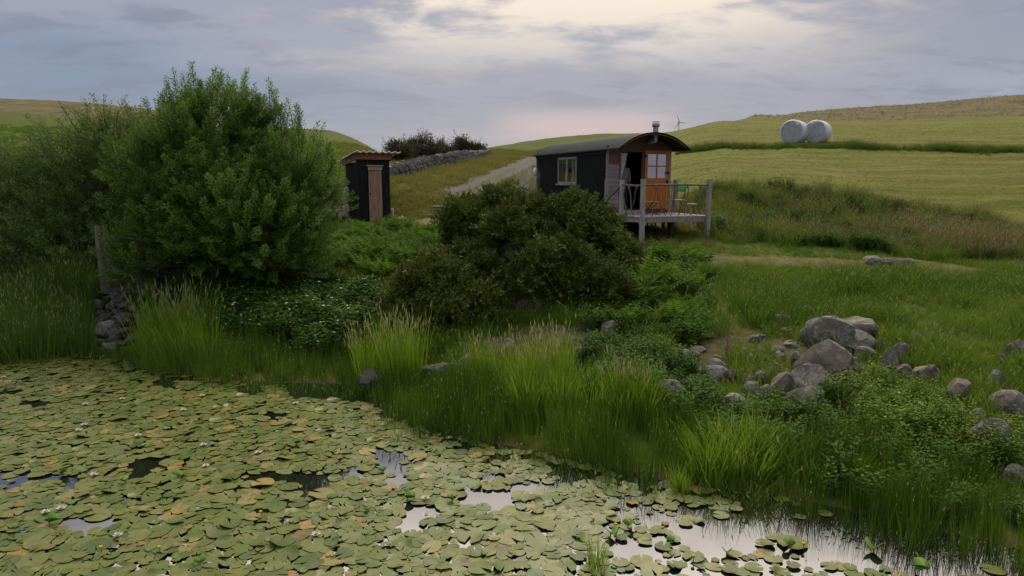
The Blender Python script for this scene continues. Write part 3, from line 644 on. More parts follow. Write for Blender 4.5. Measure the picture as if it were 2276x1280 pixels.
    mb = MB(); mb.lathe([(0, 2.28), (.05, 2.27), (.095, 2.16), (.10, 2.05), (.0, 2.03)], 14); mb.obj('shade', M['white_enamel'], lp, True)
    mb = MB(); mb.lathe([(0, 2.03), (.06, 2.02), (.05, 1.96), (0, 1.95)], 12); mb.box(-.02, .02, -.10, .02, 1.98, 2.0); mb.obj('bracket', M['iron_dark'], lp, True)
    # cast wheels
    for wy in (.75, HL - .9):
        rod('axle', (.05, wy, .22), (HW - .05, wy, .22), .035, M['iron_dark'], H)
        for wx in (.16, HW - .16):
            mb = MB(); n = 22; R_ = .28
            mb.tube([(wx, wy + R_ * math.cos(2 * math.pi * k / n), .22 + R_ * math.sin(2 * math.pi * k / n)) for k in range(n + 1)], .028, 6, cap=False)
            for k in range(8): mb.tube([(wx, wy, .22), (wx, wy + R_ * math.cos(math.pi * k / 4), .22 + R_ * math.sin(math.pi * k / 4))], .014, 5)
            mb.tube([(wx - .07, wy, .22), (wx + .07, wy, .22)], .06, 10); mb.obj('wheel', M['iron_dark'], H)
    boxo('prop_leg', .30, .38, .15, .23, -.15, .44, M['iron_dark'], H); boxo('prop_leg', HW - .12, HW - .04, .10, .18, -.15, .60, M['iron_dark'], H)
    rod('tow_bar', (.9, -.02, .40), (1.25, -1.1, .18), .03, M['iron_dark'], H)
build_hut()

# ================================================================== TIMBER DECK
def wob_tube(a, b, r0, r1, bend=.04, seed=0, n=8):
    rr = random.Random(seed); a, b = Vector(a), Vector(b); off = Vector((rr.uniform(-1, 1), rr.uniform(-1, 1), rr.uniform(-1, 1))) * bend; off2 = Vector((rr.uniform(-1, 1), rr.uniform(-1, 1), rr.uniform(-1, 1))) * bend * .5
    pts = [a.lerp(b, i / n) + off * math.sin(math.pi * i / n) + off2 * math.sin(2 * math.pi * i / n) for i in range(n + 1)]
    return pts, [r0 + (r1 - r0) * i / n for i in range(n + 1)]
def branch(nm, a, b, r0, r1, mat, parent, bend=.04, seed=0):
    mb = MB(); p, r = wob_tube(a, b, r0, r1, bend, seed); mb.tube(p, r, 7); return mb.obj(nm, mat, parent, True)
DK = .73                                    # deck surface (local height)
def local_ground(x, y):
    p = HUT_M @ Vector((x, y, 0)); return gz(p.x, p.y) - HUT_Z
def build_deck():
    D = empty('timber_deck', (P0.x, P0.y, HUT_Z), HUT_RZ)
    tag(D, 'raised weathered timber deck with rustic branch railing in front of the hut', 'deck')
    n = 14
    for i in range(n):
        y0 = -2.02 + i * .140; o = boxo('plank', -.02 - random.uniform(0, .015), 2.42 + random.uniform(0, .015), y0, y0 + .132, DK - .035 + random.uniform(-.002, .002), DK, M['wood_grey_h'], D, .004)
    boxo('beam', -.0, 2.40, -2.06, -2.022, DK - .18, DK - .005, M['wood_grey_h'], D, .004)
    boxo('beam', -.0, 2.40, -.06, -.02, DK - .18, DK - .037, M['wood_grey_h'], D)
    for x in (.0, .8, 1.6, 2.36): boxo('joist', x, x + .045, -2.02, -.062, DK - .17, DK - .037, M['wood_grey'], D)
    posts = [(.06, -2.13, 1.82), (2.34, -2.13, 1.83), (-.07, -1.10, 1.80), (-.07, -.15, 1.80), (2.47, -.15, 1.80)]
    for (x, y, zt) in posts:
        g = local_ground(x, y) - .15; boxo('post', x - .06, x + .06, y - .06, y + .06, g, zt, M['wood_post'], D, .008)
    for (x, y) in ((1.2, -1.9), (1.0, -.2), (2.2, -.25)):
        boxo('stump_leg', x - .045, x + .045, y - .045, y + .045, local_ground(x, y) - .15, DK - .18, M['wood_black'], D)
    branch('rail', (.0, -2.13, 1.65), (2.36, -2.14, 1.645), .032, .028, M['branch'], D, .02, 1)
    branch('rail', (-.07, -1.10, 1.66), (.05, -2.13, 1.65), .03, .028, M['branch'], D, .02, 2)
    branch('rail', (2.47, -.15, 1.66), (2.35, -2.13, 1.65), .03, .028, M['branch'], D, .02, 3)
    branch('handrail', (-.07, -1.10, 1.66), (-.30, -.25, 1.0), .03, .024, M['branch'], D, .10, 4)
    # crooked branch infill
    for k, (xa, za, xb, zb) in enumerate([(.42, 1.64, .40, .74), (.48, 1.63, .85, .76), (1.02, 1.64, .62, .76), (1.05, 1.62, 1.03, .74), (1.56, 1.64, 1.58, 1.05), (1.60, 1.18, 1.28, .75), (2.02, 1.64, 2.06, .75)]):
        branch('infill_branch', (xa, -2.13, za), (xb, -2.12, zb), .020, .012, M['branch'], D, .06, 20 + k)
    for k, (ya, za, yb, zb) in enumerate([(-1.25, 1.62, -1.30, .76), (-1.45, 1.62, -1.75, .76), (-1.95, 1.62, -1.5, .9)]):
        branch('infill_branch', (-.04, ya, za), (-.03, yb, zb), .020, .013, M['branch'], D, .06, 40 + k)
    for k, ya in enumerate((-.7, -1.5)):
        branch('infill_branch', (2.44, ya, 1.64), (2.42, ya - .1, .74), .016, .012, M['branch'], D, .05, 60 + k)
    # steps down the left-hand side
    st = empty('steps', (0, 0, 0)); st.parent = D
    for k in range(3):
        x1 = -.06 - k * .27; boxo('tread', x1 - .28, x1, -1.0, -.22, DK - .20 - k * .2 - .04, DK - .20 - k * .2, M['wood_grey'], st, .004)
    for y in (-1.02, -.2):
        mb = MB(); mb.add([(-.02, y - .02, DK - .06), (-.02, y - .02, DK - .30), (-.95, y - .02, -.05), (-.95, y - .02, .16), (-.02, y + .02, DK - .06), (-.02, y + .02, DK - .30), (-.95, y + .02, -.05), (-.95, y + .02, .16)],
                          [(0, 1, 2, 3), (7, 6, 5, 4), (0, 3, 7, 4), (1, 5, 6, 2), (0, 4, 5, 1), (3, 2, 6, 7)]); mb.obj('stringer', M['wood_grey_h'], st)
    branch('brace', (-.28, -.9, 1.05), (.02, -1.15, .55), .022, .018, M['iron_dark'], D, .01, 71)
build_deck()
def hut_pt(x, y, z=0.0): return HUT_M @ Vector((x, y, z))

def folding_chair():
    C = empty('folding_chair', hut_pt(2.05, -.98, DK), HUT_RZ + .15)
    tag(C, 'folding garden chair with bright green slatted back on the deck', 'chair')
    for s in (-1, 1):
        rod('front_leg', (s * .19, .20, .01), (s * .19, -.13, .88), .012, M['rust'], C, 6); rod('rear_leg', (s * .165, -.24, .01), (s * .165, .16, .46), .012, M['rust'], C, 6)
    for i in range(2):
        z = .70 + i * .095; boxo('back_slat', -.20, .20, -.10 - i * .03, -.085 - i * .03, z, z + .085, M['paint_green'], C, .004)
    for i in range(5): boxo('seat_slat', -.19, .19, -.13 + i * .068, -.075 + i * .068, .44, .456, M['paint_green_pale'], C, .003)
    rod('stretcher', (-.19, .17, .10), (.19, .17, .10), .009, M['rust'], C, 6); rod('stretcher', (-.165, -.20, .10), (.165, -.20, .10), .009, M['rust'], C, 6)
folding_chair()
def wooden_stool():
    C = empty('wooden_stool', hut_pt(2.07, -1.62, DK), HUT_RZ + .3)
    tag(C, 'low pale wooden stool with splayed legs at the corner of the deck', 'stool')
    mb = MB(); mb.lathe([(0, .30), (.16, .30), (.175, .315), (.175, .34), (.16, .352), (0, .352)], 18); mb.obj('seat', M['wood_pale'], C, True)
    for a in range(4):
        c, s_ = math.cos(a * 1.571 + .6), math.sin(a * 1.571 + .6); rod('leg', (c * .19, s_ * .19, 0), (c * .10, s_ * .10, .305), .016, M['wood_pale'], C, 7)
wooden_stool()
def folding_seat():
    C = empty('folding_stool', hut_pt(.98, -1.05, DK), HUT_RZ - .1)
    tag(C, 'small rusty folding stool with pale green slats in front of the orange door', 'stool')
    for s in (-1, 1):
        rod('cross_leg', (-.19, s * .15, .01), (.19, s * .15, .40), .013, M['rust'], C, 6); rod('cross_leg', (.19, s * .15, .01), (-.19, s * .15, .40), .013, M['rust'], C, 6)
    for i in range(4): boxo('seat_slat', -.20, .20, -.16 + i * .085, -.09 + i * .085, .40, .415, M['paint_green_pale'], C, .003)
    for x in (-.19, .19): rod('stretcher', (x, -.15, .03), (x, .15, .03), .010, M['rust'], C, 6)
folding_seat()

# ------------------------------------------------------------------ person standing in the doorway
def skin_obj(name, verts, edges, radii, mat, parent, root=0, sub=2):
    me = bpy.data.meshes.new(name); me.from_pydata(verts, edges, []); me.materials.append(mat); o = link(name, me, parent)
    bm = bmesh.new(); bm.from_mesh(me); ly = bm.verts.layers.skin.verify(); bm.verts.ensure_lookup_table()
    for i, v in enumerate(bm.verts):
        r = radii[i]; v[ly].radius = (r, r) if not isinstance(r, tuple) else r; v[ly].use_root = (i == root)
    bm.to_mesh(me); bm.free()
    sk = o.modifiers.new('skin', 'SKIN'); sk.use_smooth_shade = True; ss = o.modifiers.new('sub', 'SUBSURF'); ss.levels = sub; ss.render_levels = sub
    return o
def person():
    P = empty('person', hut_pt(.90, .55, Z_FL), HUT_RZ)
    tag(P, 'person in a grey top with brown hair standing inside the hut doorway', 'person')
    V = []; E_ = []; R_ = []
    def chain(pts, rad, root=None):
        prev = root
        for p, r in zip(pts, rad):
            V.append(p); R_.append(r); 
            if prev is not None: E_.append((prev, len(V) - 1))
            prev = len(V) - 1
        return prev
    pel = chain([(0, 0, .88)], [(.15, .11)])
    chest = chain([(0, 0, 1.05), (0, .01, 1.24)], [(.125, .09), (.15, .10)], pel)
    chain([(0, 0, 1.37), (0, -.01, 1.42), (0, -.02, 1.49), (0, -.02, 1.56)], [.05, .05, (.072, .09), (.07, .08)], chest)
    for s in (-1, 1):
        h = chain([(s * .09, 0, .82), (s * .10, -.02, .46), (s * .10, .02, .08), (s * .10, -.10, .04)], [(.085, .085), .058, .04, (.035, .03)], pel)
        e = chain([(s * .16, 0, 1.30), (s * .215, .03, 1.05), (s * .19, -.07, .84), (s * .185, -.09, .78)], [.055, .042, .028, (.036, .02)], chest)
        for k, (dx, L_) in enumerate(((-.028, .062), (-.010, .075), (.009, .07), (.026, .055))):
            chain([(s * .185 + dx, -.10, .745), (s * .185 + dx, -.115, .745 - L_ * .6), (s * .185 + dx * .9, -.11, .745 - L_)], [.009, .008, .007], e)
        chain([(s * .15, -.115, .765), (s * .135, -.13, .73)], [.010, .008], e)
    skin_obj('body', V, E_, R_, M['skin'], P, 0, 2)
    # face
    mb = MB()
    for s in (-1, 1): mb.lathe([(0, -.006), (.010, 0), (0, .006)], 8, (s * .03, -.098, 1.505))
    mb.obj('eyes', M['hair_brown'], P); mb = MB(); mb.add([(0, -.10, 1.515), (-.012, -.10, 1.475), (.012, -.10, 1.475), (0, -.125, 1.48)], [(0, 1, 3), (0, 3, 2), (1, 2, 3)]); mb.obj('nose', M['skin'], P)
    mb = MB(); mb.box(-.022, .022, -.104, -.09, 1.447, 1.456); mb.obj('mouth', M['rust'], P)
    # clothes: loose grey top, dark trousers, hair
    V.clear(); E_.clear(); R_.clear()
    c = chain([(0, 0, .92)], [(.20, .15)]); c = chain([(0, 0, 1.08), (0, .01, 1.24), (0, .01, 1.335)], [(.17, .13), (.175, .125), (.11, .085)], c)
    for s in (-1, 1): chain([(s * .17, 0, 1.29), (s * .235, .03, 1.07), (s * .205, -.06, .90)], [.075, .062, .05], 2)
    skin_obj('top', V, E_, R_, M['shirt_grey'], P, 0, 2)
    V.clear(); E_.clear(); R_.clear()
    c = chain([(0, 0, .90)], [(.165, .125)])
    for s in (-1, 1): chain([(s * .09, 0, .78), (s * .105, -.02, .46), (s * .105, .02, .10)], [(.10, .10), .078, .062], 0)
    skin_obj('trousers', V, E_, R_, M['trousers_dark'], P, 0, 2)
    V.clear(); E_.clear(); R_.clear()
    c = chain([(0, .02, 1.60)], [(.075, .085)]); chain([(0, .065, 1.54), (0, .075, 1.44), (0, .085, 1.30)], [(.088, .06), (.09, .055), (.08, .04)], 0)
    for s in (-1, 1): chain([(s * .075, .0, 1.55), (s * .09, -.005, 1.46), (s * .095, -.02, 1.36), (s * .085, -.05, 1.27)], [.035, .03, .028, .018], 0)
    skin_obj('hair', V, E_, R_, M['hair_brown'], P, 0, 2)
person()

# ================================================================== STONES
def rock_mesh(name, mat, seed, cuts=6, rough=.10, sub=3, angular=.92):
    rr = random.Random(seed); bm = bmesh.new(); bmesh.ops.create_icosphere(bm, subdivisions=sub, radius=.5)
    planes = []
    for k in range(cuts + 6):
        n = Vector((rr.gauss(0, 1), rr.gauss(0, 1), rr.gauss(0, .8))).normalized(); planes.append((n, rr.uniform(.26, .42)))
    off = Vector((rr.uniform(0, 50), rr.uniform(0, 50), rr.uniform(0, 50)))
    for v in bm.verts:
        p = v.co.copy()
        for n, d in planes:
            e = p.dot(n) - d
            if e > 0: p -= n * e * angular
        p += p.normalized() * (rough * (mnoise.noise(p * 2.6 + off) + .5 * mnoise.noise(p * 6 + off)))
        v.co = p
    xs = [v.co for v in bm.verts]
    lo = Vector([min(c[i] for c in xs) for i in range(3)]); hi = Vector([max(c[i] for c in xs) for i in range(3)])
    for v in bm.verts: v.co = Vector([(v.co[i] - lo[i]) / (hi[i] - lo[i]) - (.5 if i < 2 else 0) for i in range(3)])
    me = bpy.data.meshes.new(name); bm.to_mesh(me); bm.free(); me.materials.append(mat); me.polygons.foreach_set('use_smooth', [True] * len(me.polygons)); me.set_sharp_from_angle(angle=math.radians(24)); return me
def block_mesh(name, mat, seed):
    rr = random.Random(seed); bm = bmesh.new(); bmesh.ops.create_cube(bm, size=1); bmesh.ops.subdivide_edges(bm, edges=bm.edges[:], cuts=1, use_grid_fill=True)
    for v in bm.verts:
        c = v.co; k = 1 - .16 * (abs(c.x) > .4) * (abs(c.y) > .4) - .12 * (abs(c.z) > .4) * (abs(c.x) > .4); v.co = Vector((c.x * k + rr.uniform(-.05, .05), c.y * k + rr.uniform(-.05, .05), c.z * (1 - .08 * (abs(c.x) > .4)) + rr.uniform(-.05, .05)))
    me = bpy.data.meshes.new(name); bm.to_mesh(me); bm.free(); me.materials.append(mat); return me

BOULD = []      # (x, y, radius) keeps the planting off the stones
def boulder(box, mat, label, cat='boulder', name='boulder', seed=0, cuts=6, rough=.10, rz=None, tilt=(0, 0), group=None, depth=.85, sink=.30, Y=None, angular=.92):
    x0, y0, x1, y1 = box; g = ground_at((x0 + x1) / 2, y1) if Y is None else at((x0 + x1) / 2, y1, Y); k = ppm(g); w = (x1 - x0) / k * 1.10; h = (y1 - y0) / k * 1.05
    me = rock_mesh(name, M[mat], seed, cuts, rough, angular=angular); o = link(name, me); o.location = (g.x, g.y + w * depth * .30, g.z - h * sink)
    o.scale = (w, w * depth, h * (1.02 + sink)); o.rotation_euler = (tilt[0], tilt[1], (random.Random(seed).uniform(-.3, .3) if rz is None else rz))
    tag(o, label, cat, group); BOULD.append((o.location.x, o.location.y, w * .5)); return o
SG = 'grey stones of the boulder heap'
boulder((1800, 707, 1897, 776), 'stone_grey', 'tall rounded grey boulder at the top left of the heap, foxglove behind it', seed=3, cuts=4)
boulder((1842, 733, 1955, 784), 'stone_grey', 'long grey boulder leaning right at the top of the heap', seed=14, cuts=5, tilt=(0, -.18))
boulder((1880, 714, 1957, 750), 'stone_moss', 'flat boulder with ochre moss on its top, at the back of the heap', seed=5, cuts=4)
boulder((1780, 764, 1908, 862), 'stone_brown', 'largest boulder, brown and angular, in the middle of the heap', seed=26, cuts=9, rough=.05, angular=.95, tilt=(0, .1))
boulder((1754, 815, 1838, 880), 'stone_grey', 'smooth egg-shaped grey boulder lying against the large brown one', seed=7, cuts=2, tilt=(0, .35))
boulder((1760, 788, 1793, 818), 'stone_grey', 'small dark grey stone perched above the egg-shaped boulder', 'stone', 'stone', seed=8, cuts=4)
boulder((1714, 832, 1770, 876), 'stone_brown', 'round brown boulder left of the egg-shaped grey one', seed=9, cuts=3)
boulder((1758, 865, 1834, 926), 'stone_grey', 'grey boulder lowest in the heap, half sunk in the grass', seed=10, cuts=4)
boulder((1858, 814, 1914, 860), 'stone_brown', 'sloping tan boulder right of the large brown one', seed=11, cuts=6, tilt=(0, -.3))
boulder((1893, 798, 1924, 828), 'stone_brown', 'small orange-brown stone right of the large brown boulder', 'stone', 'stone', seed=12, cuts=5)
boulder((1574, 800, 1618, 830), 'stone_grey', 'upper of the two grey boulders at the left end of the heap', seed=13, cuts=6)
boulder((1566, 822, 1624, 858), 'stone_grey', 'lower of the two grey boulders at the left end of the heap', seed=24, cuts=7)
for k, bx in enumerate([(1680, 826, 1709, 852), (1652, 834, 1682, 862), (1655, 853, 1692, 884), (1688, 858, 1718, 888), (1616, 826, 1640, 850), (1722, 808, 1742, 826), (1740, 822, 1760, 840), (1700, 818, 1722, 836)]):
    boulder(bx, ('stone_grey', 'stone_brown')[k % 3 == 1], ['wedge-shaped grey stone left of the round brown boulder', 'brownish stone between the grey pair and the wedge-shaped stone', 'grey stone at the lower edge of the rubble, left one', 'grey stone at the lower edge of the rubble, right one', 'brown stone touching the grey pair at the left end', 'pale stone at the top of the rubble above the round brown boulder', 'small grey stone between the pale one and the egg-shaped boulder', 'small stone above the wedge-shaped grey one'][k], 'stone', 'stone', seed=30 + k, cuts=6, group='stones packed in the rubble of the heap')
boulder((1833, 852, 1884, 884), 'stone_grey', 'flat grey stone below the large brown boulder, behind the lowest one', 'stone', 'stone', seed=41)
boulder((1944, 755, 1964, 777), 'stone_grey', 'small pale stone tucked under the right end of the long boulder', 'stone', 'stone', seed=42)
boulder((1903, 773, 1948, 799), 'stone_grey', 'half buried grey stone beneath the long leaning boulder', 'stone', 'stone', seed=43)
boulder((1961, 779, 1997, 820), 'stone_grey', 'upright pale oval boulder just right of the heap', seed=44, cuts=2)
boulder((1986, 766, 2020, 804), 'stone_grey', 'grey boulder behind the upright oval one, right of the heap', seed=45, cuts=6)
boulder((2198, 825, 2242, 867), 'stone_grey', 'pointed grey boulder in the grass towards the right edge', seed=46, cuts=7, angular=.9)
boulder((2220, 876, 2290, 930), 'stone_grey', 'broad pale grey boulder at the right edge of the photo', seed=47, cuts=4)
boulder((2038, 813, 2098, 850), 'stone_brown', 'pinkish brown boulder sunk in the grass right of the heap', seed=48, cuts=5)
boulder((2000, 813, 2032, 843), 'stone_grey', 'small grey boulder between the oval and the pinkish brown ones', seed=49)
boulder((2115, 848, 2164, 894), 'stone_brown', 'tan boulder with one grey side above the leafy shrub', seed=50, cuts=6)
boulder((2172, 936, 2254, 1000), 'stone_wall', 'dark cracked boulder among the bushes near the right edge', seed=51, cuts=8)
boulder((2160, 915, 2195, 945), 'stone_brown', 'small brown stone above the dark cracked boulder', 'stone', 'stone', seed=52)
boulder((2238, 1042, 2292, 1080), 'stone_grey', 'grey stone low at the right edge among the rushes', 'stone', 'stone', seed=53)
boulder((2224, 788, 2242, 808), 'stone_grey', 'tiny pale stone in the grass above the pointed boulder', 'stone', 'stone', seed=54)
boulder((2248, 762, 2290, 806), 'stone_brown', 'tan boulder in the grass at the right edge, highest of the three there', seed=55)
boulder((2028, 743, 2054, 764), 'stone_grey', 'lone pale stone in the green slope behind the heap', 'stone', 'stone', seed=56)
boulder((1458, 852, 1520, 900), 'stone_grey', 'lone pale grey boulder standing left of the heap among the grasses', seed=57, cuts=5)
boulder((1606, 882, 1668, 926), 'stone_grey', 'dim grey boulder half hidden by grass below the left end of the heap', seed=58)
boulder((1778, 984, 1828, 1012), 'stone_grey', 'flat dark stone in the rushes below the heap', 'stone', 'stone', seed=59)
boulder((930, 814, 1040, 854), 'stone_dark', 'wide flat dark rock at the foot of the gorse bank', 'rock', 'rock', seed=60, cuts=9)
boulder((1022, 793, 1054, 820), 'stone_wall', 'small grey stone right of the wide flat rock', 'stone', 'stone', seed=61)
boulder((794, 826, 852, 870), 'stone_wet', 'wet dark boulder with a shiny ridge at the water edge', seed=62, cuts=4, sink=.1)
boulder((782, 812, 804, 838), 'stone_wall', 'small dull stone behind the wet dark boulder', 'stone', 'stone', seed=63)
boulder((1924, 572, 1962, 590), 'stone_wall', 'flat pale stone at the left of the ring beside the footpath', 'stone', 'stone', seed=64)
boulder((1962, 576, 1998, 594), 'stone_wall', 'middle flat stone of the ring beside the footpath', 'stone', 'stone', seed=65)
boulder((1994, 576, 2034, 596), 'stone_wall', 'right-hand flat stone of the ring beside the footpath', 'stone', 'stone', seed=66)
boulder((208, 716, 262, 752), 'stone_grey', 'pale smooth boulder at the water edge below the wooden posts', seed=67, cuts=3)
boulder((1280, 772, 1312, 796), 'stone_grey', 'grey stone in the bare bank below the gorse', 'stone', 'stone', seed=68)
boulder((1118, 766, 1150, 800), 'stone_wall', 'pinkish stone at the left end of the bare bank', 'stone', 'stone', seed=69)
boulder((1340, 715, 1380, 748), 'stone_wall', 'stone poking from the bank under the ferns', 'stone', 'stone', seed=70)
boulder((1515, 782, 1560, 806), 'stone_brown', 'flat brown stone left of the heap near the purple flower', 'stone', 'stone', seed=71)
boulder((225, 765, 262, 790), 'stone_wet', 'dark wet stone in the shallows below the stone pile', 'stone', 'stone', seed=72)
_rub = [rock_mesh('loose_stone', M[('stone_grey', 'stone_brown', 'stone_wall')[k % 3]], 80 + k, 5, .1, 2) for k in range(6)]
for k in range(46):
    q = (random.gauss(1670, 60), random.gauss(800, 32)) if k < 34 else (random.uniform(1130, 1330), random.uniform(745, 790))
    g = ground_at(*q); w = random.uniform(.10, .24); o = link('loose_stone', _rub[k % 6]); o.location = (g.x, g.y, g.z - w * .2); o.scale = (w * random.uniform(.9, 1.4), w, w * random.uniform(.5, .8)); o.rotation_euler = (random.uniform(-.3, .3), random.uniform(-.3, .3), random.uniform(0, 6))
    if k < 34: tag(o, 'small loose stone in the bare soil left of the boulder heap', 'stone', 'small loose stones by the boulder heap')
    else: tag(o, 'small loose stone in the bare bank below the gorse', 'stone', 'small loose stones in the gorse bank')

_blk = {m: [block_mesh('stone', M[m], 100 + k) for k in range(6)] for m in ('stone_wall', 'stone_pale', 'stone_moss')}
def dry_wall(name, pts, hts, label, mat, size=(.32, .17), thick=.5, nmax=290, zbase=None, cat='wall', seed=0):
    """rubble wall along pts (x, y): single stones on the face and top, a core behind"""
    rr = random.Random(seed); pts = [Vector(p).to_2d() if len(p) > 2 else Vector(p) for p in pts]; W = empty(name, (pts[0].x, pts[0].y, gz(*pts[0]))); tag(W, label, cat); base = Vector(W.location)
    seg = [(a, b, (b - a).length) for a, b in zip(pts[:-1], pts[1:])]; tot = sum(s[2] for s in seg); cnt = 0
    def point(s):
        for a, b, l in seg:
            if s <= l: return a.lerp(b, s / l), (b - a).normalized()
            s -= l
        return seg[-1][1], (seg[-1][1] - seg[-1][0]).normalized()
    mb = MB(); n = max(2, int(tot / .4)); vs = []
    for i in range(n + 1):
        p, d = point(tot * i / n); nr = Vector((-d.y, d.x)); h = np.interp(i / n, np.linspace(0, 1, len(hts)), hts) * .88; g = gz(*p)
        for sx, zz in ((-.36, -.3), (-.30, h), (.30, h), (.36, -.3)): q = p + nr * thick * sx; vs.append(Vector((q.x, q.y, g + zz)) - base)
    mb.add(vs, [(4 * i + j, 4 * i + j + 1, 4 * i + j + 5, 4 * i + j + 4) for i in range(n) for j in range(3)] + [(0, 1, 2, 3), (4 * n + 3, 4 * n + 2, 4 * n + 1, 4 * n)]); mb.obj('wall_core', M['stone_wall'], W)
    for side in (-1, 1):
        z = 0.0
        while z < max(hts) and side:
            s = rr.uniform(0, .2)
            while s < tot:
                w = rr.uniform(.6, 1.5) * size[0]; hh = rr.uniform(.8, 1.3) * size[1]; p, d = point(min(s + w / 2, tot)); nr = Vector((-d.y, d.x)); H_ = np.interp(s / tot, np.linspace(0, 1, len(hts)), hts)
                front = nr.y * side < 0          # face towards the camera
                if z < H_ and cnt < nmax and front:
                    q = p + nr * side * thick * (.36 - .05 * z / max(hts)); o = link('stone', rr.choice(_blk[mat]), W); o.location = Vector((q.x, q.y, gz(*p) + z + hh * .5 - .03)) - base
                    o.rotation_euler = (rr.uniform(-.1, .1), rr.uniform(-.12, .12), math.atan2(d.y, d.x) + rr.uniform(-.1, .1)); o.scale = (w * 1.02, size[0] * .8, hh * 1.05); cnt += 1
                s += w
            z += size[1] * .97
    s = 0.0
    while s < tot and cnt < nmax:             # coping
        w = rr.uniform(.7, 1.3) * size[0] * .8; p, d = point(min(s + w / 2, tot)); H_ = np.interp(s / tot, np.linspace(0, 1, len(hts)), hts); o = link('coping_stone', rr.choice(_blk[mat]), W)
        o.location = Vector((p.x, p.y, gz(*p) + H_ + .02)) - base; o.rotation_euler = (rr.uniform(-.2, .2), rr.uniform(-.25, .25), math.atan2(d.y, d.x)); o.scale = (w, thick * .95, size[1] * rr.uniform(1.0, 1.6)); s += w; cnt += 1
    return W
dry_wall('dry_stone_wall', gline([(850, 402), (900, 388), (945, 374), (1000, 365), (1050, 354), (1082, 347)]), [.36, .42, .43, .40, .34, .22], 'long dry-stone wall climbing the slope behind the black shed', 'stone_wall', (.40, .19), .5, seed=1)
_g = ground_at(772, 482)
dry_wall('rubble_wall', [(_g.x - 1.6, _g.y + .25), (_g.x + .02, _g.y + .05)], [1.15, 1.2], 'pale rubble stone wall between the big willow and the black shed', 'stone_pale', (.30, .15), .5, seed=2)
_a = ground_at(285, 668); WALL_A = _a
dry_wall('stone_wall_end', [(_a.x - .38, _a.y - .05), (_a.x + .10, _a.y + .12), (_a.x + .7, _a.y + .75)], [.84, .86, .70], 'broken end of an old stone wall beside the two grey posts', 'stone_moss', (.36, .20), .55, seed=3)
# tumbled stones running down from the wall end to the water
_rubd = [rock_mesh('stone', M['stone_dark'], 180 + k, 7, .1, 2) for k in range(5)]
PJ = empty('stone_pile', ground_at(250, 745)); tag(PJ, 'dark tumble of stones from the wall end down to the lilies', 'stones')
for k in range(44):
    t = random.random(); q = (random.gauss(262, 30), 668 + 105 * t); g = ground_at(*q, y0=9); w = random.uniform(.16, .34); o = link('stone', _rubd[k % 5], PJ)
    o.location = g - Vector(PJ.location) + Vector((0, 0, .10 * (1 - t) - w * .1)); o.scale = (w * random.uniform(1, 1.5), w, w * random.uniform(.5, .9)); o.rotation_euler = (random.uniform(-.4, .4), random.uniform(-.4, .4), random.uniform(0, 6))

# two weathered gate posts and an iron rod
for (x, w, h, mat, lab, dy) in ((227, .088, 1.42, 'wood_post_mid', 'pale weathered wooden post, left of the pair at the wall end', 0), (238, .09, 1.40, 'wood_post_dark', 'darker mossy wooden post, right of the pair at the wall end', .08)):
    g = ground_at(x + 6, 668); mb = MB(); n = 7; z0 = -.35; top = at(x, 504, g.y).z - g.z
    for i in range(n):
        z = z0 + (top - z0) * i / n; mb.box(-w / 2 + .004 * math.sin(i * 2.1), w / 2 + .004 * math.sin(i * 1.3), -.05, .05, z, z0 + (top - z0) * (i + 1) / n - .0005)
    mb.box(-w * .38, w * .38, -.04, .04, top - .0004, top + .02)
    o = mb.obj('gate_post', M[mat]); o.location = (at(x, 600, g.y).x, g.y + dy, g.z); o.rotation_euler = (0, math.radians(-.8), 0); tag(o, lab, 'post', 'pair of grey gate posts')
_g = ground_at(275, 668); mb = MB(); mb.tube([(0, 0, .5), (-.03, 0, 1.0), (-.06, 0, 1.12)], .012, 6); o = mb.obj('iron_rod', M['wood_post']); o.location = (_g.x, _g.y + .15, _g.z); tag(o, 'thin bent rod sticking up from the wall end', 'rod')

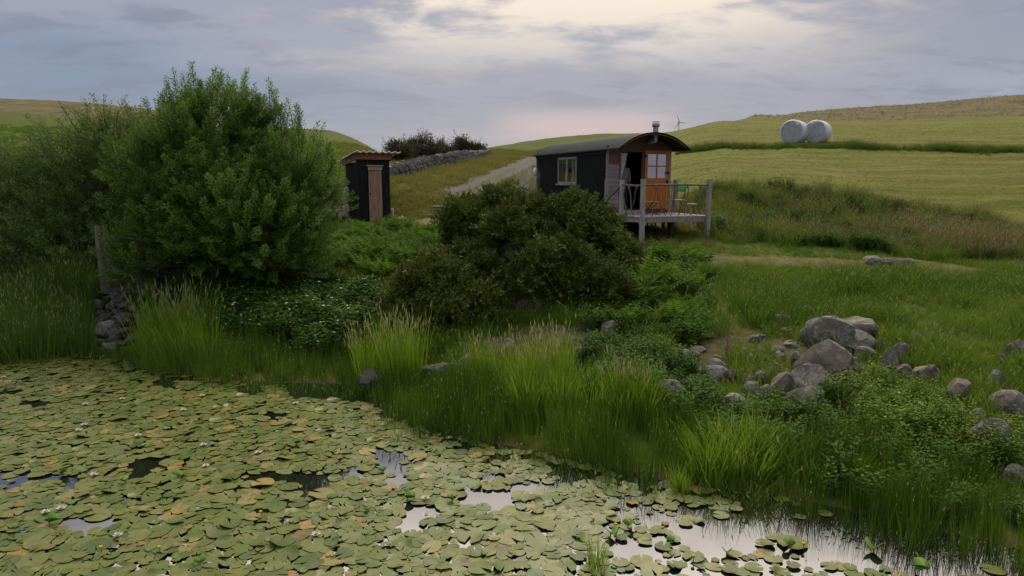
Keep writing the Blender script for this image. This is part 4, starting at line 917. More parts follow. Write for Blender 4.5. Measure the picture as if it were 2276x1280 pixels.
# ================================================================== BLACK SHED
def build_shed():
    rz = math.radians(31); g = at(797, 486, 22.6); g.z = gz(g.x, g.y); S_ = empty('privy_shed', g, rz); tag(S_, 'narrow black tin shed with orange fascia and weathered plank door', 'shed')
    w, d, hf, hb = 1.12, 1.2, at(797, 350, 22.6).z - g.z, 1.95
    mb = MB(); corrugated(mb, (0, 0, -.1), (1, 0, 0), (0, 0, 1), .36, hf + .1); mb.obj('wall_sheet', M['tin_black'], S_, True)
    mb = MB(); corrugated(mb, (.82, 0, -.1), (1, 0, 0), (0, 0, 1), w - .82, hf + .1); mb.obj('wall_sheet', M['tin_black'], S_, True)
    mb = MB(); corrugated(mb, (.36, 0, 1.86), (1, 0, 0), (0, 0, 1), .46, hf - 1.86); mb.obj('wall_sheet', M['tin_black'], S_, True)
    for o_, dx in (((-.0, d, -.1), (0, -1, 0)), ((w, 0, -.1), (0, 1, 0))):
        mb = MB(); corrugated(mb, o_, dx, (0, 0, 1), d, hb + .1); mb.obj('wall_sheet', M['tin_black'], S_, True)
    mb = MB(); corrugated(mb, (w, d, -.1), (-1, 0, 0), (0, 0, 1), w, hb); mb.obj('wall_sheet', M['tin_black'], S_, True)
    # fascia boards
    boxo('fascia', -.06, w + .04, -.075, -.035, hf - .06, hf + .12, M['wood_orange_d'], S_, .004)
    sl = (hf - hb) / d
    for x in (-.075, w + .045):
        mb = MB(); a, b = -.075, d + .35; z = lambda y: hf + .12 - sl * y
        mb.add([(x, a, z(a) - .20), (x, b, z(b) - .20), (x, b, z(b)), (x, a, z(a)), (x + .03, a, z(a) - .20), (x + .03, b, z(b) - .20), (x + .03, b, z(b)), (x + .03, a, z(a))],
               [(0, 3, 2, 1), (4, 5, 6, 7), (0, 1, 5, 4), (3, 7, 6, 2), (0, 4, 7, 3), (1, 2, 6, 5)]); mb.obj('fascia', M['wood_lap_brown'], S_)
    # corrugated pale roof, big profile, with rafters under the front edge
    mb = MB(); vs = []; xs = np.linspace(-.16, w + .32, 90); ys = (-.24, d + .45)
    for y in ys:
        for x in xs: vs.append((x, y, hf + .165 - sl * y + .022 * math.sin(2 * math.pi * (x + .1) / .215)))
    n = len(xs); mb.add(vs, [(i, i + 1, n + i + 1, n + i) for i in range(n - 1)]); r = mb.obj('roof', M['roof_pale'], S_, True); sd = r.modifiers.new('thick', 'SOLIDIFY'); sd.thickness = .03; sd.offset = -1
    for x in np.arange(.02, w + .2, .215): boxo('rafter_end', x - .03, x + .03, -.18, -.08, hf + .10, hf + .145, M['wood_gable'], S_)
    # plank door
    dr = empty('door', (.36, -.03, 0)); dr.parent = S_
    for i in range(3): boxo('plank', i * .153 + .003, (i + 1) * .153 - .003, -.03, .0, .03, 1.74, M['wood_pink'], dr, .003)
    boxo('rail', -.015, .475, -.055, -.0305, 1.72, 1.84, M['wood_pale'], dr, .004); boxo('rail', .0, .46, -.05, -.0305, .05, .15, M['wood_pink'], dr, .004)
    boxo('latch', .02, .07, -.055, -.0305, .92, .97, M['iron_dark'], dr); boxo('hood', -.08, .50, -.10, -.0, 1.845, 1.875, M['wood_grey'], dr)
    boxo('corner_board', -.03, .03, -.032, -.012, -.1, hf - .061, M['tin_black'], S_)
    return S_, rz
SHED, SHED_RZ = build_shed()
def shed_pt(x, y):
    p = Matrix.Translation(SHED.location) @ Matrix.Rotation(SHED_RZ, 4, 'Z') @ Vector((x, y, 0)); p.z = gz(p.x, p.y); return p
g = ground_at(851, 502); o = boxo('step_slab', -.33, .33, -.22, .22, -.06, .07, M['concrete'], None, .02); o.location = g; o.rotation_euler = (0, 0, .2); tag(o, 'pale flat slab in front of the shed door', 'slab')
g = ground_at(869, 480); o = boxo('concrete_block', -.085, .085, -.1, .1, -.05, .24, M['concrete'], None, .012); o.location = g; tag(o, 'upright pale concrete block at the right of the shed', 'block')
def planter():
    g = ground_at(895, 502); P = empty('planter_pot', g); tag(P, 'black plastic pot with a green plant near the shed', 'plant pot')
    mb = MB(); mb.lathe([(0, 0), (.10, 0), (.13, .17), (.145, .17), (.145, .20), (.12, .20), (.115, .15), (0, .15)], 18); mb.obj('pot', M['plastic_black'], P, True)
    mb = MB()
    for k in range(34): mb.blade((random.uniform(-.07, .07), random.uniform(-.07, .07), .14), random.uniform(0, 6.28), random.uniform(.1, .7), random.uniform(.12, .25), .03, 1.0)
    mb.obj('foliage', M['paint_green_pale'], P)
planter()

def picnic_table():
    g = ground_at(985, 512); P = empty('picnic_table', g, math.radians(8)); tag(P, 'black wooden picnic table half hidden behind the gorse', 'table')
    for i in range(4): boxo('top_board', -.30, 1.2, -.30 + i * .155, -.155 + i * .155, .70, .735, M['wood_black'], P, .004)
    for s in (-1, 1):
        for i in range(2): boxo('bench_board', -.38, 1.2, s * .62 - .14 + i * .145, s * .62 - .005 + i * .145, .40, .435, M['wood_black'], P, .004)
    for x in (.0, .95):
        rod('leg', (x, -.55, 0), (x, -.15, .70), .04, M['wood_black'], P, 6); rod('leg', (x, .55, 0), (x, .15, .70), .04, M['wood_black'], P, 6); rod('bearer', (x, -.72, .38), (x, .74, .38), .035, M['wood_black'], P, 6)
picnic_table()
def camp_kitchen():
    g = ground_at(1150, 480, y0=18); g.y = 24.0; g.x = at(1150, 440, 24.0).x; g.z = gz(g.x, g.y)
    t = at(1150, 429, g.y).z - g.z; P = empty('capped_post', g); tag(P, 'short wooden post with a flat pale cap behind the gorse', 'post')
    boxo('shaft', -.05, .05, -.05, .05, -.1, t - .02, M['wood_pale'], P); boxo('cap', -.085, .085, -.085, .085, t - .02, t + .015, M['wood_pale'], P, .004)
    for (px, py, r, lab) in ((1133, 451, .085, 'white enamel bowl on a stump, left of the capped post'), (1165, 442, .07, 'white enamel bowl on a stump, right of the capped post')):
        q = at(px, py, g.y + .1); zz = gz(q.x, q.y); mb = MB(); mb.lathe([(.13, zz - .1 - q.z), (.12, -.06), (.11, -.045), (0, -.04)], 14); o = mb.obj('stump', M['wood_grey'], None, True); o.location = q; tag(o, 'sawn stump under the white bowl ' + ('left' if px < 1150 else 'right') + ' of the capped post', 'stump')
        mb = MB(); mb.lathe([(0, -.04), (r * .5, -.038), (r, .03), (r * 1.05, .034), (r * .9, .02), (0, -.02)], 16); o = mb.obj('bowl', M['white_enamel'], None, True); o.location = q; tag(o, lab, 'bowl')
camp_kitchen()
def smoke():
    m = new_mat('smoke'); N, L = nodes_of(m); out = N['Material Output']; N.remove(N['Principled BSDF']); v = N.new('ShaderNodeVolumePrincipled'); v.inputs['Color'].default_value = (.62, .70, .82, 1)
    tc = N.new('ShaderNodeTexCoord'); n = N.new('ShaderNodeTexNoise'); n.inputs['Scale'].default_value = 3.0; n.inputs['Detail'].default_value = 3; n.inputs['Distortion'].default_value = .8; L.new(tc.outputs['Object'], n.inputs['Vector'])
    gr = N.new('ShaderNodeTexGradient'); gr.gradient_type = 'SPHERICAL'; mp = N.new('ShaderNodeMapping'); L.new(tc.outputs['Object'], mp.inputs[0]); L.new(mp.outputs[0], gr.inputs[0])
    mr = N.new('ShaderNodeMapRange'); L.new(n.outputs['Fac'], mr.inputs[0]); mr.inputs[1].default_value = .42; mr.inputs[2].default_value = .75; mr.inputs[3].default_value = 0; mr.inputs[4].default_value = 1.7
    mu = N.new('ShaderNodeMath'); mu.operation = 'MULTIPLY'; L.new(mr.outputs[0], mu.inputs[0]); L.new(gr.outputs['Fac'], mu.inputs[1]); L.new(mu.outputs[0], v.inputs['Density']); L.new(v.outputs[0], out.inputs['Volume'])
    g = at(1172, 398, 25.0); bm = bmesh.new(); bmesh.ops.create_icosphere(bm, subdivisions=2, radius=1); me = bpy.data.meshes.new('smoke'); bm.to_mesh(me); bm.free(); me.materials.append(m)
    o = link('smoke', me); o.location = g; o.scale = (.55, .5, .95); tag(o, 'thin drift of pale blue smoke beside the hut', 'smoke', kind='stuff')
    # the fire bowl it rises from
    b = at(1175, 425, 25.0); zz = gz(b.x, b.y); P = empty('fire_bowl', (b.x, b.y, zz)); tag(P, 'dark iron fire bowl under the smoke beside the hut', 'fire bowl'); h = max(.3, b.z - zz - .1)
    mb = MB(); mb.lathe([(0, h - .12), (.16, h - .09), (.26, h), (.27, h + .01), (.24, h), (0, h - .08)], 18); mb.obj('bowl', M['iron_dark'], P, True)
    for a in range(3): rod('leg', (.22 * math.cos(a * 2.1), .22 * math.sin(a * 2.1), -.05), (.14 * math.cos(a * 2.1), .14 * math.sin(a * 2.1), h - .09), .015, M['iron_dark'], P)
smoke()

# ------------------------------------------------------------------ bales, turbine
def bale(px, pyb, rpx, label, seed):
    g = at(px, pyb, 37.5); g.z = gz(g.x, g.y); r = rpx / ppm(g); L_ = 1.15; rr = random.Random(seed); mb = MB(); n = 40; vs = []
    prof = [(.0, .55), (.0, .93), (.05, .985), (.14, 1.0), (.5, 1.01), (.86, 1.0), (.95, .985), (1.0, .93), (1.0, .55)]
    for t, k in prof:
        for i in range(n):
            a = 2 * math.pi * i / n; q = r * k * (1 + .012 * mnoise.noise(Vector((math.cos(a) * 2, math.sin(a) * 2, t * 3 + seed)))); vs.append((q * math.cos(a), t * L_ + (.03 * mnoise.noise(Vector((math.cos(a) * k * 3, math.sin(a) * k * 3, seed))) if k < .95 else 0), r + q * math.sin(a)))
    mb.add(vs, [(j * n + i, j * n + (i + 1) % n, (j + 1) * n + (i + 1) % n, (j + 1) * n + i) for j in range(len(prof) - 1) for i in range(n)]); c = len(mb.v)
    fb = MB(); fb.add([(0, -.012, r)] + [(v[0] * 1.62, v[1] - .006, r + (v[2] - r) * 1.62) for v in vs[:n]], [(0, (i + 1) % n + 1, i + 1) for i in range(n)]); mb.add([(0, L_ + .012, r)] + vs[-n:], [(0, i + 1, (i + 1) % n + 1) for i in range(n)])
    B = empty('wrapped_bale', (g.x, g.y, g.z - .04), math.radians(-38)); tag(B, label, 'bale', 'pair of wrapped bales on the hill')
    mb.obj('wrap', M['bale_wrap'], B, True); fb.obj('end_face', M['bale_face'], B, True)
    mb = MB(); mb.tube([(.0, L_ * .2, r * 2 + .002), (.55 * r, L_ * .55, r * 1.83), (.9 * r, L_ * .9, r * 1.42)], .006, 5); mb.obj('wrap_seam', M['white_cloth'], B)
    if seed == 2:
        mb = MB(); mb.add([(r * .96, L_ * .8, r * .7), (r * 1.03, L_ * .98, r * .75), (r * 1.10, L_ * .97, r * .30), (r * 1.02, L_ * .82, r * .34)], [(0, 1, 2, 3)]); mb.obj('loose_wrap', M['bale_wrap'], B)
bale(1758, 312, 26.5, 'left-hand white plastic-wrapped bale on the hill', 1)
bale(1810, 311, 25.5, 'right-hand white plastic-wrapped bale with loose wrap at its end', 2)
def turbine():
    b = at(1508, 300, 160); t = at(1508, 273, 160); h = t.z - b.z + 4; T = empty('wind_turbine', (b.x, b.y, b.z - 4)); tag(T, 'tiny grey wind turbine on the skyline right of the flue', 'wind turbine')
    mb = MB(); mb.tube([(0, 0, -4), (0, 0, h)], [.22, .14], 10); mb.obj('tower', M['turbine_white'], T, True); mb = MB(); mb.box(-.16, .16, -.5, .5, h - .1, h + .25); mb.obj('nacelle', M['turbine_white'], T)
    for a in (232, 352, 112):
        a = math.radians(a); mb = MB(); L_ = 2.0 if math.degrees(a) < 240 and math.degrees(a) > 200 else 1.7; d = Vector((math.cos(a), 0, math.sin(a))); s = Vector((-math.sin(a), 0, math.cos(a)))
        o_ = Vector((0, -.6, h + .1)); mb.add([o_ - s * .09, o_ + s * .05, o_ + d * L_ * .3 + s * .10, o_ + d * L_ + s * .02, o_ + d * L_ - s * .03, o_ + d * L_ * .3 - s * .06] + [p + Vector((0, .06, 0)) for p in (o_ - s * .09, o_ + s * .05, o_ + d * L_ * .3 + s * .10, o_ + d * L_ + s * .02, o_ + d * L_ - s * .03, o_ + d * L_ * .3 - s * .06)],
               [(0, 1, 2, 3, 4, 5), (11, 10, 9, 8, 7, 6)] + [(i, 6 + i, 6 + (i + 1) % 6, (i + 1) % 6) for i in range(6)]); mb.obj('blade', M['turbine_white'], T)
turbine()

# ================================================================== VEGETATION
G1, G2, G3 = (.030, .058, .008), (.060, .100, .013), (.115, .150, .024)
leaf_mat('grass_green', [(0, (.018, .042, .005)), (.45, (.042, .076, .008)), (.8, (.075, .108, .012)), (1, (.12, .12, .026))], .35)
leaf_mat('grass_dry', [(0, (.050, .062, .010)), (.5, (.082, .080, .018)), (1, (.125, .098, .036))], .3)
leaf_mat('grass_bright', [(0, (.045, .085, .006)), (.5, (.075, .125, .009)), (1, (.12, .155, .018))], .4)
leaf_mat('grass_field', [(0, (.045, .055, .008)), (.5, (.070, .074, .012)), (1, (.095, .086, .026))], .3)
leaf_mat('grass_straw', [(0, (.095, .10, .045)), (.5, (.135, .13, .062)), (1, (.18, .165, .09))], .35)
leaf_mat('grass_brown', [(0, (.036, .048, .009)), (.5, (.062, .066, .015)), (1, (.10, .082, .030))], .3)
leaf_mat('seed_pink', [(0, (.085, .060, .034)), (.5, (.13, .095, .058)), (1, (.19, .145, .095))], .3)
leaf_mat('rush_green', [(0, (.013, .030, .0035)), (.5, (.030, .058, .0055)), (.85, (.060, .092, .009)), (1, (.090, .098, .022))], .25)
leaf_mat('reed_dull', [(0, (.022, .042, .007)), (.5, (.040, .068, .010)), (1, (.070, .092, .018))], .25)
leaf_mat('willow_leaf', [(0, (.022, .044, .007)), (.4, (.042, .078, .011)), (.75, (.072, .112, .017)), (1, (.125, .145, .03))], .35, .65)
leaf_mat('willow_leaf_b', [(0, (.028, .050, .011)), (.4, (.052, .080, .017)), (.75, (.085, .110, .026)), (1, (.13, .145, .04))], .35, .65)
leaf_mat('gorse_spine', [(0, (.012, .022, .005)), (.35, (.027, .044, .008)), (.65, (.050, .070, .011)), (1, (.105, .112, .018))], .15, .6)
leaf_mat('gorse_pod', [(0, (.035, .026, .010)), (.5, (.060, .042, .014)), (1, (.10, .072, .022))], .15, .6)
leaf_mat('gorse_far', [(0, (.016, .018, .010)), (.5, (.036, .034, .016)), (1, (.075, .060, .028))], .15, .6)
leaf_mat('fern_green', [(0, (.018, .042, .005)), (.5, (.036, .070, .008)), (1, (.068, .100, .013))], .4)
leaf_mat('forb_green', [(0, (.014, .036, .007)), (.5, (.028, .060, .009)), (1, (.055, .092, .014))], .3)
leaf_mat('forb_yellow', [(0, (.026, .052, .008)), (.5, (.050, .085, .012)), (1, (.095, .125, .022))], .35)
leaf_mat('petal_white', [(0, (.55, .55, .52)), (1, (.8, .8, .78))], .2)
leaf_mat('petal_cream', [(0, (.45, .42, .25)), (1, (.62, .58, .40))], .2)
leaf_mat('petal_yellow', [(0, (.55, .36, .02)), (1, (.75, .5, .03))], .2)
leaf_mat('petal_purple', [(0, (.20, .05, .16)), (1, (.36, .11, .30))], .2)
U = random.uniform
def tuft(n, L0, L1, w, spread, lean, curve, mats, seg=3, heads=None, head_mi=1):
    mb = MB()
    for k in range(n):
        a, r = U(0, 6.283), spread * math.sqrt(random.random()); az = a + U(-.8, .8); L_ = U(L0, L1)
        tip, ang = mb.blade((r * math.cos(a), r * math.sin(a), -.03), az, U(0, lean), L_, w * U(.7, 1.3), U(.2, 1) * curve, seg, roll=U(0, 3.14))
        if heads and random.random() < heads[0]:                        # seed head: two crossed spindles along the tip
            hl, hw = heads[1] * U(.7, 1.2), heads[2]; d = Vector((math.cos(az) * math.sin(ang * .5), math.sin(az) * math.sin(ang * .5), math.cos(ang * .5)))
            for rr_ in (0, 1.57):
                mb.leaf(tip - d * hl * .7, d, Vector((math.cos(rr_ + az), math.sin(rr_ + az), .1)), hl, hw, head_mi)
    return mb
def tmesh(nm, mb, mats): return mb.mesh(nm, [M[m] for m in mats])
V_turf = variants('turf', [tmesh('turf', tuft(26, .07, .16, .012, .10, .6, 1.0, None, 2), ['grass_green']) for _ in range(4)])
V_dry = variants('dry_turf', [tmesh('dry_turf', tuft(26, .07, .17, .012, .10, .6, 1.0, None, 2), ['grass_dry']) for _ in range(4)])
V_field = variants('stubble', [tmesh('stubble', tuft(20, .05, .12, .016, .13, .7, .8, None, 2), ['grass_field']) for _ in range(4)])
V_meadow = variants('meadow', [tmesh('meadow', tuft(30, .18, .42, .011, .11, .45, 1.2, None, 3, (.10, .07, .012)), ['grass_green', 'grass_straw']) for _ in range(5)])
V_rank = variants('rank', [tmesh('rank', tuft(34, .35, .75, .010, .14, .35, .9, None, 3, (.18, .12, .016)), ['grass_green', 'seed_pink']) for _ in range(4)])
V_brown = variants('brown', [tmesh('brown', tuft(34, .35, .80, .010, .14, .35, .9, None, 3, (.35, .13, .018)), ['grass_brown', 'seed_pink']) for _ in range(4)])
V_rush = variants('rush', [tmesh('rush', tuft(30, .40, .95, .0085, .15, .09, .18, None, 2, (.06, .06, .014)), ['rush_green', 'grass_straw']) for _ in range(5)])
V_reedl = variants('reed', [tmesh('reed', tuft(30, .55, 1.15, .012, .16, .15, .4, None, 3, (.05, .10, .014)), ['reed_dull', 'grass_straw']) for _ in range(4)])
V_bright = variants('bright', [tmesh('bright', tuft(30, .45, .95, .020, .16, .30, .9, None, 4, (.05, .14, .02)), ['grass_bright', 'grass_straw']) for _ in range(4)])
V_seed = variants('seed', [tmesh('seed', tuft(26, .75, 1.15, .011, .15, .18, .4, None, 3, (.32, .14, .017)), ['grass_bright', 'grass_straw']) for _ in range(4)])
def forb(n, h, leaf, mats, flower=0.0, nl=12):
    mb = MB()
    for k in range(n):
        a, r = U(0, 6.283), .16 * math.sqrt(random.random()); b = Vector((r * math.cos(a), r * math.sin(a), 0)); H_ = h * U(.5, 1.0); d = Vector((U(-.25, .25), U(-.25, .25), 1)).normalized(); prev = b
        mb.tube([b, b + d * H_], [.004, .002], 3, 0, False)
        for i in range(nl):
            t = .2 + .8 * (i + random.random()) / nl; q = b + d * H_ * t; az = i * 2.4 + U(-.4, .4); ld = Vector((math.cos(az), math.sin(az), U(-.1, .6))); mb.leaf(q, ld, Vector((0, 0, 1)), leaf * U(.7, 1.3), leaf * .5, 0)
        if random.random() < flower:
            q = b + d * (H_ + .01)
            for i in range(5): mb.leaf(q, Vector((math.cos(i * 1.256), math.sin(i * 1.256), U(.1, .6))), Vector((0, 0, 1)), .026, .022, 1)
    return mb
V_forb = variants('forb', [tmesh('forb', forb(12, .45, .065, None), ['forb_green']) for _ in range(4)])
V_bramble = variants('bramble', [tmesh('bramble', forb(13, .50, .075, None, .07), ['forb_green', 'petal_white']) for _ in range(4)])
V_sweet = variants('sweet', [tmesh('sweet', forb(13, .55, .06, None, .02), ['forb_yellow', 'petal_cream']) for _ in range(4)])
def fern(n=9):
    mb = MB()
    for k in range(n):
        az = k * 6.283 / n + U(-.4, .4); L_ = U(.45, .9); p = Vector((0, 0, 0)); a = U(.1, .7); S_ = 11; d0 = Vector((math.cos(az), math.sin(az), 0)); side = Vector((-math.sin(az), math.cos(az), 0)); pts = [p]
        for i in range(S_):
            a += .082; d = d0 * math.sin(a) + Vector((0, 0, 1)) * math.cos(a); q = p + d * L_ / S_; nr = side.cross(d); t = i / S_; w = L_ * .30 * math.sin(math.pi * min(1, .12 + .88 * t) ** .75) if t > .12 else 0
            if w > .01:
                for s in (-1, 1): mb.leaf(q, side * s + d * .35 + Vector((0, 0, -.15)), nr, w * U(.85, 1.1), w * .30)
            p = q; pts.append(p)
        mb.tube(pts[::3] + [pts[-1]], [.006, .005, .004, .003, .001][:len(pts[::3]) + 1], 3, 0, False)
    return mb
V_fern = variants('fern', [tmesh('fern', fern(), ['fern_green']) for _ in range(4)])
def twig(L_, nl, leaf, w, mats, droop=.0):
    mb = MB(); bend = Vector((U(-.2, .2), U(-.2, .2), 0)); pts = [Vector((0, 0, 0)) + Vector((0, 0, L_ * i / 5)) + bend * (i / 5) ** 2 * L_ for i in range(6)]; mb.tube(pts, [.007, .006, .005, .004, .003, .0015], 3, 1, False)
    for i in range(nl):
        t = .12 + .88 * (i + random.random()) / nl; q = pts[min(4, int(t * 5))].lerp(pts[min(5, int(t * 5) + 1)], t * 5 - int(t * 5)) if t < 1 else pts[-1]; az = i * 2.4 + U(-.5, .5)
        el = U(.15, 1.0); d = Vector((math.cos(az) * math.cos(el), math.sin(az) * math.cos(el), math.sin(el))); off = Vector((math.cos(az), math.sin(az), 0)) * U(0, .10) * (1.2 - t)
        mb.leaf(q + off, d, Vector((U(-.5, .5), U(-.5, .5), 1)), leaf * U(.7, 1.3), w * U(.8, 1.2), 0)
    return mb
V_willow = variants('willow', [tmesh('willow', twig(.62, 84, .066, .023, None), ['willow_leaf', 'bark']) for _ in range(5)])
V_willow_b = variants('willow_b', [tmesh('willow_b', twig(.60, 46, .060, .022, None), ['willow_leaf_b', 'bark']) for _ in range(5)])
def gorse_tuft(n, R_, mats, pods=0.0):
    """a bushy upright spray: short branchlets crowded with spines"""
    mb = MB()
    for b_ in range(5):
        az = b_ * 1.257 + U(-.4, .4); el = U(.5, 1.35); d = Vector((math.cos(az) * math.cos(el), math.sin(az) * math.cos(el), math.sin(el))); L_ = R_ * U(1.1, 1.9); mb.tube([Vector((0, 0, -.05)), d * L_], [.006, .002], 3, 0, False)
        for k in range(n // 5):
            t = U(.25, 1.0); a = U(0, 6.283); o_ = d.orthogonal().normalized(); e = d.cross(o_); out = o_ * math.cos(a) + e * math.sin(a); mb.leaf(d * L_ * t, (out + d * U(.4, 1.2)).normalized(), Vector((U(-1, 1), U(-1, 1), U(-1, 1))), R_ * U(.22, .42) * (1.25 - .5 * t), .019, 1 if random.random() < pods else 0)
    return mb
V_gorse = variants('gorse', [tmesh('gorse', gorse_tuft(110, .17, None, p), ['gorse_spine', 'gorse_pod']) for p in (.0, .0, .05, .25)])
V_gorse_b = variants('gorse_b', [tmesh('gorse_b', gorse_tuft(110, .17, None, p), ['gorse_spine', 'gorse_pod']) for p in (.05, .18, .05, .45)])
V_gorse_f = variants('gorse_f', [tmesh('gorse_f', gorse_tuft(60, .22, None, p), ['gorse_far', 'gorse_pod']) for p in (.0, .1, .15)])

# ------------------------------------------------------------------ shrubs and trees
def shell_points(lobes, n, inner=.75):
    """points on and just inside a union of ellipsoids with outward directions"""
    vol = np.array([(l[3] * l[4] + l[3] * l[5] + l[4] * l[5]) for l in lobes]); pk = RNG.choice(len(lobes), n * 2, p=vol / vol.sum()); D = RNG.normal(size=(n * 2, 3)); D /= np.linalg.norm(D, axis=1, keepdims=True)
    Lb = np.array(lobes); c = Lb[pk, :3]; r = Lb[pk, 3:6]; k = 1 - (1 - inner) * RNG.random(n * 2) ** 1.5; k *= 1 + .12 * vnoise(D[:, 0] * 3 + pk * 7, D[:, 2] * 3 + D[:, 1] * 2, 1.3, 31)
    Pt = c + D * r * k[:, None]; depth = np.full(n * 2, 1e9)
    for i, l in enumerate(Lb):
        e = np.linalg.norm((Pt - l[:3]) / l[3:6], axis=1); depth = np.minimum(depth, np.where(pk == i, 1e9, e))
    ok = depth > .72; Pt, D = Pt[ok][:n], (D / r * r.mean(1, keepdims=True))[ok][:n]
    g = height(Pt[:, 0], Pt[:, 1]); ok = Pt[:, 2] > g + .05; return Pt[ok], D[ok]
def lobe(px, py, rx, ry, Y, rd=None):
    p = at(px, py, Y); k = ppm(p); return (p.x, p.y, p.z, rx / k, (rd or (rx + ry) / 2) / k, ry / k)
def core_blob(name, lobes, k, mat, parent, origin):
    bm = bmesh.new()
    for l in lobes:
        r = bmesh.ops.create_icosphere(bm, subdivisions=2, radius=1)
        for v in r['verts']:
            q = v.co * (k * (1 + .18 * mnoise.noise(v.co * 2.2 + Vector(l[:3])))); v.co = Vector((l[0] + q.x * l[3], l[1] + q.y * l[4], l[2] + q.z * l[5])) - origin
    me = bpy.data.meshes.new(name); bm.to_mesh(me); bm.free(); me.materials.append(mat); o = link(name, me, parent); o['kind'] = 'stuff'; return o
def clumpy(lobes, n, frac=(.18, .46), out=.96, seed=0):
    rr = random.Random(seed); res = [(l[0], l[1], l[2], l[3] * .80, l[4] * .80, l[5] * .80) for l in lobes]
    for l in lobes:
        for k in range(n):
            d = Vector((rr.gauss(0, 1), rr.gauss(0, 1) - .3, rr.gauss(0, 1) + .35)).normalized(); f = rr.uniform(*frac); m = (l[3] + l[4] + l[5]) / 3 * f
            res.append((l[0] + d.x * l[3] * out, l[1] + d.y * l[4] * out, l[2] + d.z * l[5] * out, m * rr.uniform(.8, 1.3), m, m * rr.uniform(.7, 1.1)))
    return res
def shrub(name, lobes, n, coll, label, cat, up=.5, inner=.75, scale=(.8, 1.2), core=None, stems=5, group=None, tintscale=.8, extra=None, base=None, stem_r=.05, tint_off=0.0, flat=.0, clumps=12, thin=0, long=.05):
    c0 = np.array(lobes)[:, :3].mean(0); bx, by = (c0[0], c0[1]) if base is None else base; org = Vector((bx, by, gz(bx, by))); R_ = empty(name, org); tag(R_, label, cat, group)
    core_l = lobes; lobes = clumpy(lobes, clumps, seed=n) if clumps else lobes
    Pt, D = shell_points(lobes, n, inner)
    if extra is not None: Pt = np.vstack([Pt, extra[0]]); D = np.vstack([D, extra[1]])
    if thin:
        q = Pt - np.array(org); keep = (vnoise(q[:, 0] + .6 * q[:, 1], q[:, 2] - .4 * q[:, 1], 1.5, 43) + .5 * vnoise(q[:, 0] - q[:, 1], q[:, 2] + q[:, 1], 3.3, 44)) > thin; Pt, D = Pt[keep], D[keep]
    D = D / np.linalg.norm(D, axis=1, keepdims=True); D = D + np.array([0, 0, up]) + RNG.normal(0, .22, D.shape)
    s = RNG.uniform(*scale, len(Pt)); tint = np.clip(.42 + tint_off + .36 * vnoise(Pt[:, 0] * 1.0 + Pt[:, 1], Pt[:, 2] + Pt[:, 1] * .5, tintscale * 2.2, 41) + .20 * RNG.normal(size=len(Pt)), 0, 1)
    s = s * np.where(RNG.random(len(s)) < long, 1.7, 1.0)
    rot = dir_rot(D) if flat == 0 else zrot(len(Pt), .5)
    scatter('crown', Pt - np.array(org), rot, s, tint, coll, R_)['kind'] = 'stuff'
    if core: core_blob('inner_branches', core_l, core, M['bark'], R_, org)
    mb = MB(); rr = random.Random(len(name) + n)
    for k in range(stems):
        l = core_l[k % len(core_l)]; tgt = Vector(l[:3]) - org + Vector((rr.uniform(-.5, .5) * l[3], rr.uniform(-.5, .5) * l[4], rr.uniform(-.2, .6) * l[5])); a = Vector((rr.uniform(-.2, .2), rr.uniform(-.2, .2), -.1))
        mid = a.lerp(tgt, .45) + Vector((rr.uniform(-.2, .2), rr.uniform(-.2, .2), .2)); pts = [a, a.lerp(mid, .5) + Vector((0, 0, .05)), mid, mid.lerp(tgt, .5), tgt]; mb.tube(pts, [stem_r, stem_r * .85, stem_r * .65, stem_r * .45, stem_r * .15], 6)
        for b in range(3):
            t2 = tgt + Vector((rr.uniform(-1, 1) * l[3], rr.uniform(-1, 1) * l[4], rr.uniform(0, 1) * l[5])) * .8; mb.tube([mid, mid.lerp(t2, .5) + Vector((0, 0, .12)), t2], [stem_r * .5, stem_r * .3, .006], 5)
    mb.obj('trunk', M['bark'], R_, True); return R_
wl = [lobe(500, 350, 110, 95, 16.2), lobe(430, 410, 115, 110, 15.8), lobe(610, 425, 100, 95, 15.8), lobe(665, 465, 62, 80, 15.6), lobe(520, 535, 170, 90, 15.2), lobe(650, 575, 70, 60, 15.2), lobe(390, 520, 80, 75, 15.2), lobe(500, 300, 80, 45, 16.3), lobe(335, 590, 60, 50, 14.6)]
ex, ed = [], []
for (px, py0, py1) in ((380, 145, 260), (398, 160, 270), (440, 140, 250), (462, 138, 250), (492, 142, 250), (508, 150, 240), (548, 158, 260), (560, 175, 270), (602, 168, 280), (622, 195, 290), (645, 208, 300), (660, 235, 310), (693, 268, 340), (735, 300, 380), (360, 190, 280), (415, 185, 270), (528, 175, 250), (580, 190, 280), (715, 290, 360), (345, 225, 300)):
    a, b = at(px, py0, 16.2), at(px + U(-8, 8), py1, 16.2); L_ = (a - b).length; nn = int(L_ / .09)
    for i in range(nn):
        t = i / nn; p = b.lerp(a, t); ex.append((p.x + U(-.10, .10) * (1.25 - t), p.y + U(-.4, .4), p.z - .62)); ed.append((U(-.35, .35), U(-.35, .35), .5))
shrub('willow_tree', wl, 3600, V_willow, 'large bushy green willow left of the black shed', 'tree', up=.75, inner=.6, scale=(.75, 1.25), core=.36, stems=14, clumps=11, thin=-.55, long=.0, extra=(np.array(ex), np.array(ed)), base=(at(520, 640, 15.8).x, 15.8), stem_r=.09)
shrub('willow_shrub', [lobe(210, 430, 120, 120, 17.4), lobe(285, 340, 70, 65, 17.6), lobe(180, 540, 115, 65, 16.8), lobe(150, 370, 70, 65, 17.8)], 1700, V_willow_b, 'thin grey-green willow shrub with dark twigs behind the gate posts', 'shrub', up=.5, inner=.45, scale=(.8, 1.3), core=.28, long=.0, stems=16, stem_r=.035, tint_off=-.05)
